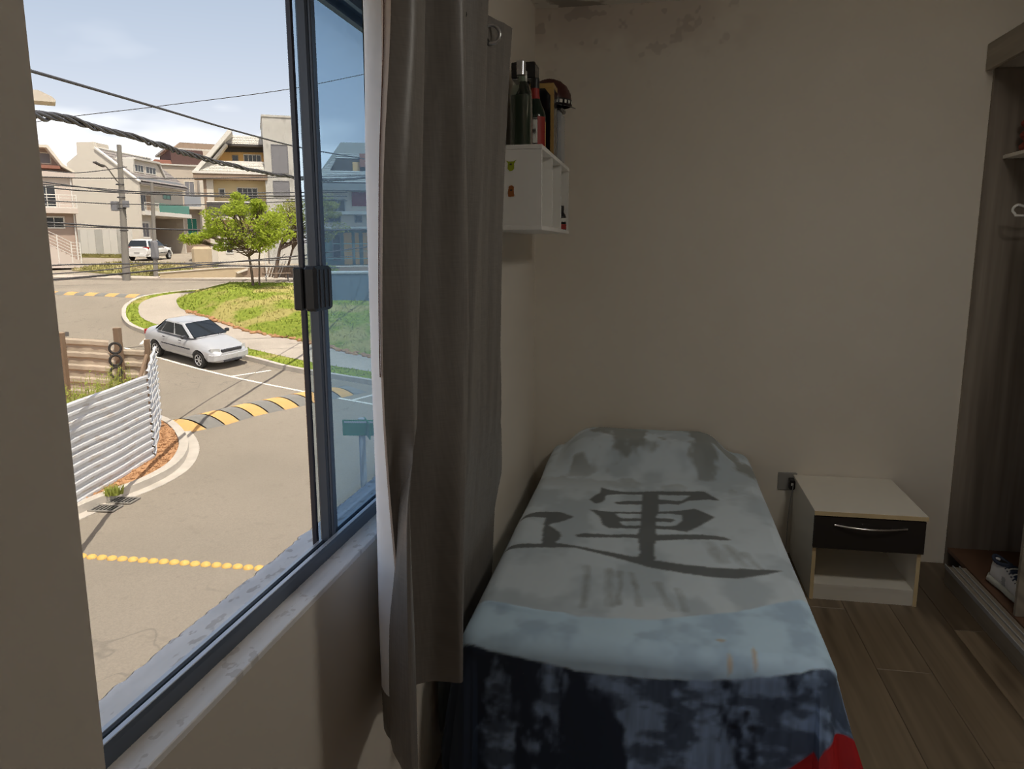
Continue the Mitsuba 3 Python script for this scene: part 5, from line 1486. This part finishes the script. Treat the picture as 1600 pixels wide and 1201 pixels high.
for a, zt_ in ((-2.6, 2.9), (-1.7, 2.4), (-.95, 1.95), (-.45, 1.90)):
    part(stp, 'stair_post', bx(M, a - .03, a + .03, -3.03, -2.97, .6, zt_), 'x_whitew')

# --- cream gabled house
Bk = thing('house', 'cream house with a tall plain gable, dark tiled roof and green glass balcony', 'house')
M = frame(-42.57, 58.07, 5.6)
F = frame(-42.57, 58.07, 95.6)
part(Bk, 'gable_wall', pr(M, [(-5.6, .9), (-5.6, 8.46), (-4.62, 9.14), (-4.58, 10.1), (-3.05, 10.12), (-3.0, 9.62), (.42, 6.96), (.30, .9)], 0, .25), 'x_cream')
part(Bk, 'chimney_block', bx(M, -4.56, -3.07, .02, 2.0, 8.4, 10.10), 'x_cream2')
part(Bk, 'rake_edge', pr(M, [(-3.02, 9.70), (.50, 7.02), (.50, 6.90), (-3.02, 9.56)], -.12, .32), 'x_whitew')
part(Bk, 'facade_wall', cat(bx(F, .2, 8.1, .10, 4.9, 4.2, 6.95), bx(F, .2, 2.9, .10, 4.9, .9, 4.3), bx(F, 2.9, 8.1, 3.2, 4.9, .9, 4.3), bx(F, 7.85, 8.1, .1, 3.2, .9, 4.3)), 'x_cream2')
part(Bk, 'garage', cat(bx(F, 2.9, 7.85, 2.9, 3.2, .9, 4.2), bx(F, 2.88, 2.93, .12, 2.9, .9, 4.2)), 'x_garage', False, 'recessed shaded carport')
rf = part(Bk, 'roof', xf(grid(np.array([[(-3.1, y, 9.5), (.45, y, 6.93), (.45, y, 6.78), (-3.1, y, 9.3)] for y in (.25, 8.2)])), M), 'x_tiledark')
part(rf, 'tile_slope', cat(tiles(M, (.46, .3, 6.98), (.46, 8.2, 6.98), (-3.0, 8.2, 9.56), (-3.0, .3, 9.56), 18, .05, 9)), 'x_tiledark', 40, 'dark ribbed roof tiles')
part(rf, 'ridge_cap', xf(tube([(-3.02, .2, 9.66), (-3.02, 8.2, 9.66)], .10, 8), M), 'x_tilewhite')
dm = part(Bk, 'dormer', cat(pr(F, [(.85, 7.30), (1.22, 8.86), (4.9, 8.86), (6.2, 7.30)], .55, 3.2)), 'x_cream2', False, 'dormer with two dark windows')
part(dm, 'dormer_roof', cat(pr(F, [(1.1, 8.84), (1.2, 9.0), (5.0, 9.0), (5.2, 8.84)], .30, 3.4), pr(F, [(4.95, 8.95), (5.1, 8.95), (6.5, 7.25), (6.25, 7.25)], .40, 3.2), pr(F, [(1.05, 8.9), (1.2, 8.9), (.85, 7.25), (.70, 7.25)], .40, 3.2)), 'x_tilewhite')
for (a0, a1) in ((1.3, 2.65), (2.95, 4.6)):
    win(Bk, F, a0, a1, 7.85, 8.48, .55, 'x_whitew', 'x_glassdark', .06, 2, 0)
part(Bk, 'skirt_roof', pr(F, [(.3, 6.93), (.5, 7.36), (6.9, 7.36), (8.3, 6.93), (8.3, 6.80), (.3, 6.80)], -.25, .7), 'x_zinc', False, 'grey metal skirt roof')
part(Bk, 'gutter', bx(F, .25, 8.35, -.32, .12, 6.74, 6.86), 'x_whitew')
win(Bk, F, .85, 1.75, 4.55, 5.95, .10, 'x_greywin', 'x_glassdark', .06, 1)
win(Bk, F, 1.95, 2.75, 4.55, 5.95, .10, 'x_brownwall', 'x_brownwall', .06, 0)
win(Bk, F, 4.6, 5.9, 5.80, 6.22, .10, 'x_greywin', 'x_greenglass', .05, 1)
sb = part(Bk, 'balcony_slab', bx(F, .5, 8.25, -.55, .1, 4.28, 4.60), 'x_whitew')
part(Bk, 'glass_balustrade', bx(F, 2.85, 8.0, -.50, -.46, 4.62, 5.34), 'x_greenglass', False, 'green glass balustrade')
railing(Bk, F, .62, 2.8, -.48, 4.62, 5.34, 'x_whitew', 3, 1, 'balcony_railing')
win(Bk, F, .8, 2.0, 2.35, 3.75, .10, 'x_whitew', 'x_greywin', .14, 1)
for i in range(8):
    part(Bk, 'fence_panel', bx(M, -4.95 + i * .64, -4.33 + i * .64, -1.1, -1.02, 1.0, 3.06), 'x_whitew' if i % 3 else 'm_plaster', False, 'pale wall panel')
antenna(Bk, M, -1.2, 4.5, 8.3)

# --- blocks behind
Bk = thing('apartment_block', 'dark brown flat-roofed block between the cream house and the yellow house', 'building')
M = frame(-48.97, 73.11, 42)
part(Bk, 'brown_wall', bx(M, -.05, 3.05, 0, 8, 7, 11.46), 'x_brownblk')
part(Bk, 'white_wall', bx(M, 3.0, 9, .3, 8, 7, 11.5), 'x_beige')
rf = part(Bk, 'roof', bx(M, -.4, 9.5, .6, 9, 11.50, 11.70), 'x_tilewhite')
part(rf, 'parapet', pr(M, [(.5, 11.7), (1.1, 12.36), (9, 12.40), (9, 11.7)], 1.5, 8), 'x_brownwall')
Bk = thing('apartment_block', 'beige block with a grey balcony just right of the cream house', 'building')
part(Bk, 'wall', cat(bx(M, -1.6, 5.5, -.6, 7, .5, 9.78)), 'x_beige')
part(Bk, 'side_wall', bx(M, 2.2, 5.6, -1.8, -.6, .5, 9.3), 'x_cream2')
part(Bk, 'roof', cat(bx(M, -1.7, 5.7, -.8, 7.2, 9.78, 9.92)), 'x_tilewhite')
part(Bk, 'tile_roof', pr(M, [(-1.9, 9.92), (-1.6, 10.36), (-.1, 10.36), (0, 9.92)], 0, 6), 'x_redbrown', False, 'red-brown roof piece')
sb = part(Bk, 'balcony_slab', bx(M, .6, 2.3, -1.9, -.6, 5.45, 5.70), 'x_cream2')
part(Bk, 'balcony_parapet', bx(M, .65, 2.2, -1.85, -1.75, 5.70, 6.85), 'x_zinc')
win(Bk, M, .9, 1.9, 6.75, 8.3, -.6, 'x_cream', 'x_greywin', .06, 1)
win(Bk, M, .9, 1.9, 2.2, 4.6, -.6, 'x_cream', 'x_greenglass', .06, 1)
part(Bk, 'garden_wall', bx(M, -1.5, 6, -5.5, -5.2, .3, 2.5), 'x_brownwall')

# --- yellow house with concrete tower
Bk = thing('house', 'yellow house with ribbed white roof, inset orange terrace and plain grey concrete tower', 'house')
M = frame(-28.96, 52.55, 29)
part(Bk, 'tower', cat(bx(M, .95, 3.30, -.3, 6, -.3, 10.72), bx(M, .90, 3.36, -.36, 6.06, 10.72, 10.86)), 'm_plaster', False, 'grey plastered tower')
part(Bk, 'tower_side', pr(frame(-28.96, 52.55, 29) @ frame(3.30, 0, 90), [(-.3, -.3), (-.3, 10.8), (5.0, 10.75), (6.0, 9.6), (9.0, 6.9), (9.0, -.3)], -.02, .0), 'm_plaster')
for (z0, z1) in ((6.85, 8.85), (5.2, 6.32)):
    win(Bk, M, 1.46, 2.62, z0, z1, -.3, 'x_greywin', 'x_greywin', .05, 1, 0, 'blind grey window opening')
part(Bk, 'wall', cat(bx(M, -2.95, .95, .55, 8, -.3, 6.9)), 'x_yellow')
part(Bk, 'cream_wall', bx(M, -3.0, .95, .1, .55, -.5, 2.6), 'x_cream')
rk = part(Bk, 'roof_rake', pr(M, [(-3.95, 6.75), (-3.6, 6.75), (-1.1, 9.62), (-1.35, 9.75)], -.4, 3.2), 'x_whitew', False, 'white slanted roof edge')
rf = part(Bk, 'roof', tiles(M, (-3.55, -.30, 6.86), (1.0, -.30, 6.86), (1.0, .20, 7.50), (-2.95, .20, 7.50), 20, .05, 3), 'x_tilewhite', 40, 'whitish ribbed roof tiles')
part(rf, 'tile_slope', tiles(M, (-1.75, 1.3, 8.85), (.95, 1.3, 8.85), (.95, 2.4, 9.70), (-1.15, 2.4, 9.70), 13, .05, 4), 'x_tilewhite', 40, 'whitish ribbed roof tiles')
part(Bk, 'terrace_wall', pr(M, [(-2.75, 7.3), (-1.55, 8.82), (.95, 8.82), (.95, 7.3)], 1.9, 2.1), 'x_orange', False, 'orange terrace wall')
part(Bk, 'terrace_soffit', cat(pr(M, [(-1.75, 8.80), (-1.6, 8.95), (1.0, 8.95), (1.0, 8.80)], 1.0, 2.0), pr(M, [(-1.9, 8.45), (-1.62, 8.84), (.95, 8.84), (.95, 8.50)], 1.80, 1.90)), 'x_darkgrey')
part(Bk, 'terrace_side', pr(M, [(-2.85, 7.42), (-1.62, 8.86), (-1.48, 8.80), (-2.60, 7.42)], .2, 1.9), 'x_whitew')
part(Bk, 'terrace_parapet', bx(M, -2.8, .95, .18, .30, 7.40, 7.66), 'x_whitew')
win(Bk, M, -1.25, -.82, 7.84, 8.25, 1.9, 'x_greywin', 'x_glassdark', .05, 0)
win(Bk, M, -.46, .80, 7.66, 8.34, 1.9, 'x_whitew', 'x_glassdark', .06, 3)
part(Bk, 'fascia', bx(M, -3.85, 1.10, -.45, .9, 6.33, 6.72), 'x_brownwall', False, 'dark brown fascia band')
part(Bk, 'gutter', bx(M, -3.90, 1.14, -.52, -.38, 6.70, 6.86), 'x_whitew')
for (a0, a1, m_) in ((-3.26, -3.05, 'x_brownwall'), (-3.05, -2.6, 'x_cream2')):
    part(Bk, 'column', bx(M, a0, a1, -.1, .6, -.3, 6.35), m_)
win(Bk, M, -2.30, -1.84, 5.24, 5.76, .55, 'x_whitew', 'x_glassdark', .08, 0)
win(Bk, M, -1.05, .40, 4.75, 5.85, .55, 'x_whitew', 'x_glassdark', .06, 3, 1)
part(Bk, 'balcony_slab', bx(M, -3.1, .95, -.5, .55, 3.5, 3.75), 'x_cream2')
part(Bk, 'balcony_parapet', bx(M, -3.1, .95, -.5, -.4, 3.75, 4.72), 'x_darkgrey', False, 'dark balcony parapet')
part(Bk, 'handrail', bx(M, -3.1, .95, -.54, -.36, 4.72, 4.80), 'x_whitew')
win(Bk, M, -2.06, -1.52, 1.12, 1.75, .1, 'x_whitew', 'x_glassdark', .08, 0)
part(Bk, 'door', bx(M, 1.6, 2.6, -.36, -.3, -.3, 2.2), 'x_tilewhite')

# --- slate roofed house behind the glass
Bk = thing('house', 'dark house with pale slate roof seen through the tinted window glass', 'house')
M = frame(-22.01, 52.58, 23)
part(Bk, 'wall', bx(M, -1.55, 8, .3, 9, 2.9, 6.2), 'x_cream2')
part(Bk, 'ground_wall', bx(M, -1.5, 8, 1.6, 9, -.5, 2.9), 'x_teal')
rf = part(Bk, 'roof', cat(pr(M, [(-1.55, 6.88), (-.02, 8.93), (7, 8.95), (7, 6.88)], 1.2, 6)), 'x_slatelight')
part(rf, 'slate_slope', cat(tiles(M, (-1.5, -.4, 6.0), (8, -.4, 6.0), (8, .6, 6.9), (-1.4, .6, 6.9), 24, .02, 6, .05), tiles(M, (-.45, .9, 7.76), (7.5, .9, 7.76), (7.2, 1.9, 8.95), (0, 1.9, 8.95), 20, .02, 8, .05), tiles(M, (-1.45, .55, 6.86), (-.85, .55, 6.86), (-.36, .95, 7.80), (-.55, .95, 7.80), 4, .02, 5, .04)), 'x_slatelight', False, 'pale slate courses')
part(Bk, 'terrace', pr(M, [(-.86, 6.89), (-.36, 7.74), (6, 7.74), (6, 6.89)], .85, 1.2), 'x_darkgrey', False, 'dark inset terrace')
part(Bk, 'terrace_wall', bx(M, .75, 1.25, .80, .86, 6.9, 7.55), 'x_orange')
part(Bk, 'chimney', bx(M, 1.25, 1.65, .4, .8, 7.2, 8.10), 'x_redbrown')
part(Bk, 'fascia', bx(M, -1.6, 8, -.45, .4, 5.50, 5.97), 'x_slate', False, 'dark fascia band')
win(Bk, M, -1.45, .14, 4.02, 4.95, .3, 'x_slatelight', 'x_glassdark', .06, 2)
part(Bk, 'red_wall', bx(M, .60, 2.5, .22, .30, 4.45, 5.42), 'x_redwall', False, 'dark red wall panel')
part(Bk, 'floor_slab', bx(M, -1.6, 8, -.3, .4, 3.84, 4.06), 'x_slatelight')
win(Bk, M, -1.5, -.22, 3.30, 3.78, .3, 'x_greywin', 'x_glassdark', .05, 2)
win(Bk, M, .75, 1.28, 3.30, 3.80, .3, 'x_greywin', 'x_glassdark', .06, 0)
part(Bk, 'floor_slab', bx(M, -1.6, 8, -.2, 1.7, 2.86, 3.0), 'x_slatelight')
for (a0, a1) in ((-.08, .50), (.72, 1.02), (1.3, 1.9)):
    part(Bk, 'yellow_panel', bx(M, a0, a1, 1.52, 1.6, .3, 2.62), 'x_orange', False, 'ochre yellow door panel')
for (a0, a1) in ((-.9, -.3), (2.0, 2.9)):
    win(Bk, M, a0, a1, .6, 2.5, 1.6, 'x_greywin', 'x_glassdark', .05, 0)
railing(Bk, M, -1.2, 6, -1.0, .75, 1.83, 'x_teal', 5, 1, 'glass_railing', .03)

# --- neighbour eave high at the left edge
Bk = thing('house', 'neighbouring house of which only a pale eave tip shows at the upper left', 'house')
M = frame(-19.35, 22.92, 41)
part(Bk, 'eave', pr(M, [(-8, 6.16), (-.02, 6.17), (0, 6.24), (-.10, 6.34), (-.45, 6.50), (-8, 6.62)], -.1, .7), 'x_cream2')
part(Bk, 'wall', bx(M, -8, -3.0, .2, 5, -2.6, 6.2), 'x_cream')

# --- low garden wall across the road, ramp, box
Lk = thing('garden_wall', 'long low beige garden wall across the road behind the trees', 'wall')
M = frame(-23.79, 41.69, 29)
part(Lk, 'wall', pr(M, [(-4.6, -.6), (-4.6, .10), (-.9, .36), (3.3, .36), (8, .36), (8, -.9), (3.2, -.75)], .6, .9), 'x_tan')
part(Lk, 'brown_panel', pr(M, [(.2, -.6), (-.2, .1), (.3, .34), (8, .34), (8, -.9)], .54, .62), 'x_brownwall', False, 'darker brown end of the wall')
part(Lk, 'ramp_edge', pr(M, [(-.46, .12), (.22, .35), (.20, .22), (-.37, .03)], .40, .62), 'x_cream', False, 'slanted pale ramp edge')
part(Lk, 'coping', pr(M, [(-4.7, .10), (-.9, .36), (8, .36), (8, .42), (-.9, .42), (-4.7, .16)], .55, .95), 'x_cream2')
Sk = thing('stone_block', 'squat tan garden block behind the low wall, left of the trees', 'wall')
part(Sk, 'block', bx(M, -3.0, -1.88, 3.0, 4.0, -.2, 1.62, .15), 'x_tan', 30)
part(Sk, 'base', bx(M, -3.2, -1.7, 2.8, 4.2, -.4, .1), 'x_brownwall')
Gk = thing('metal_gate', 'white metal gate of slanted bars behind the tree trunks', 'gate')
for i in range(6):
    part(Gk, 'bar', xf(tube([(1.15 + i * .16, .3, -.2), (1.40 + i * .20, .3, .55 + .1 * (i % 3))], .022, 6), M), 'x_whitew')
part(Gk, 'frame', xf(cat(tube([(1.18, .3, 1.42), (1.28, .3, -.3)], .035, 6), tube([(2.35, .3, 1.15), (1.45, .3, .30)], .030, 6), tube([(1.05, .3, .45), (2.5, .3, .38)], .025, 6), tube([(1.2, .3, -.25), (2.6, .3, -.3)], .025, 6)), M), 'x_whitew')
Bn = thing('bench', 'dark metal bench on the far sidewalk in front of the low wall', 'bench')
Mb = frame(-21.3, 40.9, 29, float(g(-21.3, 40.9)) + .12)
for i in range(4):
    part(Bn, 'slat', bx(Mb, -.75, .75, -.2 + i * .11, -.12 + i * .11, .43, .46), 'x_brownwall')
for a in (-.62, .58):
    part(Bn, 'leg', xf(cat(tube([(a, -.18, 0), (a, -.18, .43)], .025, 6), tube([(a, .2, 0), (a, .2, .43)], .025, 6), tube([(a, -.18, .2), (a, .2, .2)], .02, 6)), Mb), 'm_cable')
# --- grey container seen through the glass
Ck = thing('container', 'dark blue-grey metal container behind the grass bank, seen through the glass', 'container')
zc = float(g(-14, 33))
Mc = frame(-14.35, 33.1, 22, zc)
part(Ck, 'body', bx(Mc, -.35, 5.0, .1, 2.0, .2, 1.98 + .0, .02), 'x_bluegrey')
part(Ck, 'lid', bx(Mc, -.40, 5.05, .05, 2.05, 1.98, 2.06, .01), 'x_slatelight', False, 'paler top rim')
for i in range(7):
    part(Ck, 'rib', bx(Mc, -.1 + i * .75, -.03 + i * .75, .06, .1, .25, 1.95), 'x_bluegrey')
# --- street sign
Sg = thing('street_sign', 'green street sign on a grey post on the near kerb, seen through the glass', 'street sign')
sx_, sy_ = -3.49, 8.62
zg = float(g(sx_, sy_))
part(Sg, 'post', tube([(sx_, sy_, zg), (sx_, sy_, -.54)], .040, 12), 'x_zinc', 40)
Ms = frame(sx_, sy_, 8)
for (a, c_) in ((8, -.055), (120, .055)):
    Mp = frame(sx_, sy_, a)
    pl = part(Sg, 'board', bx(Mp, -.22 if a == 8 else -.30, .46 if a == 8 else .12, -.06, -.045, -.745, -.55, .003), 'x_signgreen', False, 'green sign board')
    part(pl, 'band', bx(Mp, -.20 if a == 8 else -.28, .44 if a == 8 else .10, -.062, -.0595, -.585, -.565), 'x_zinc')
# --- weeds already placed; tufts by the storm drain
one('grass_tuft', 'small dry grass tuft at the kerb beside the drain grate', 'grass', tufts(Point(-9.55, 11.75).buffer(.16), 160, .16, .014, 77, .13), 'x_weed', kind='stuff')
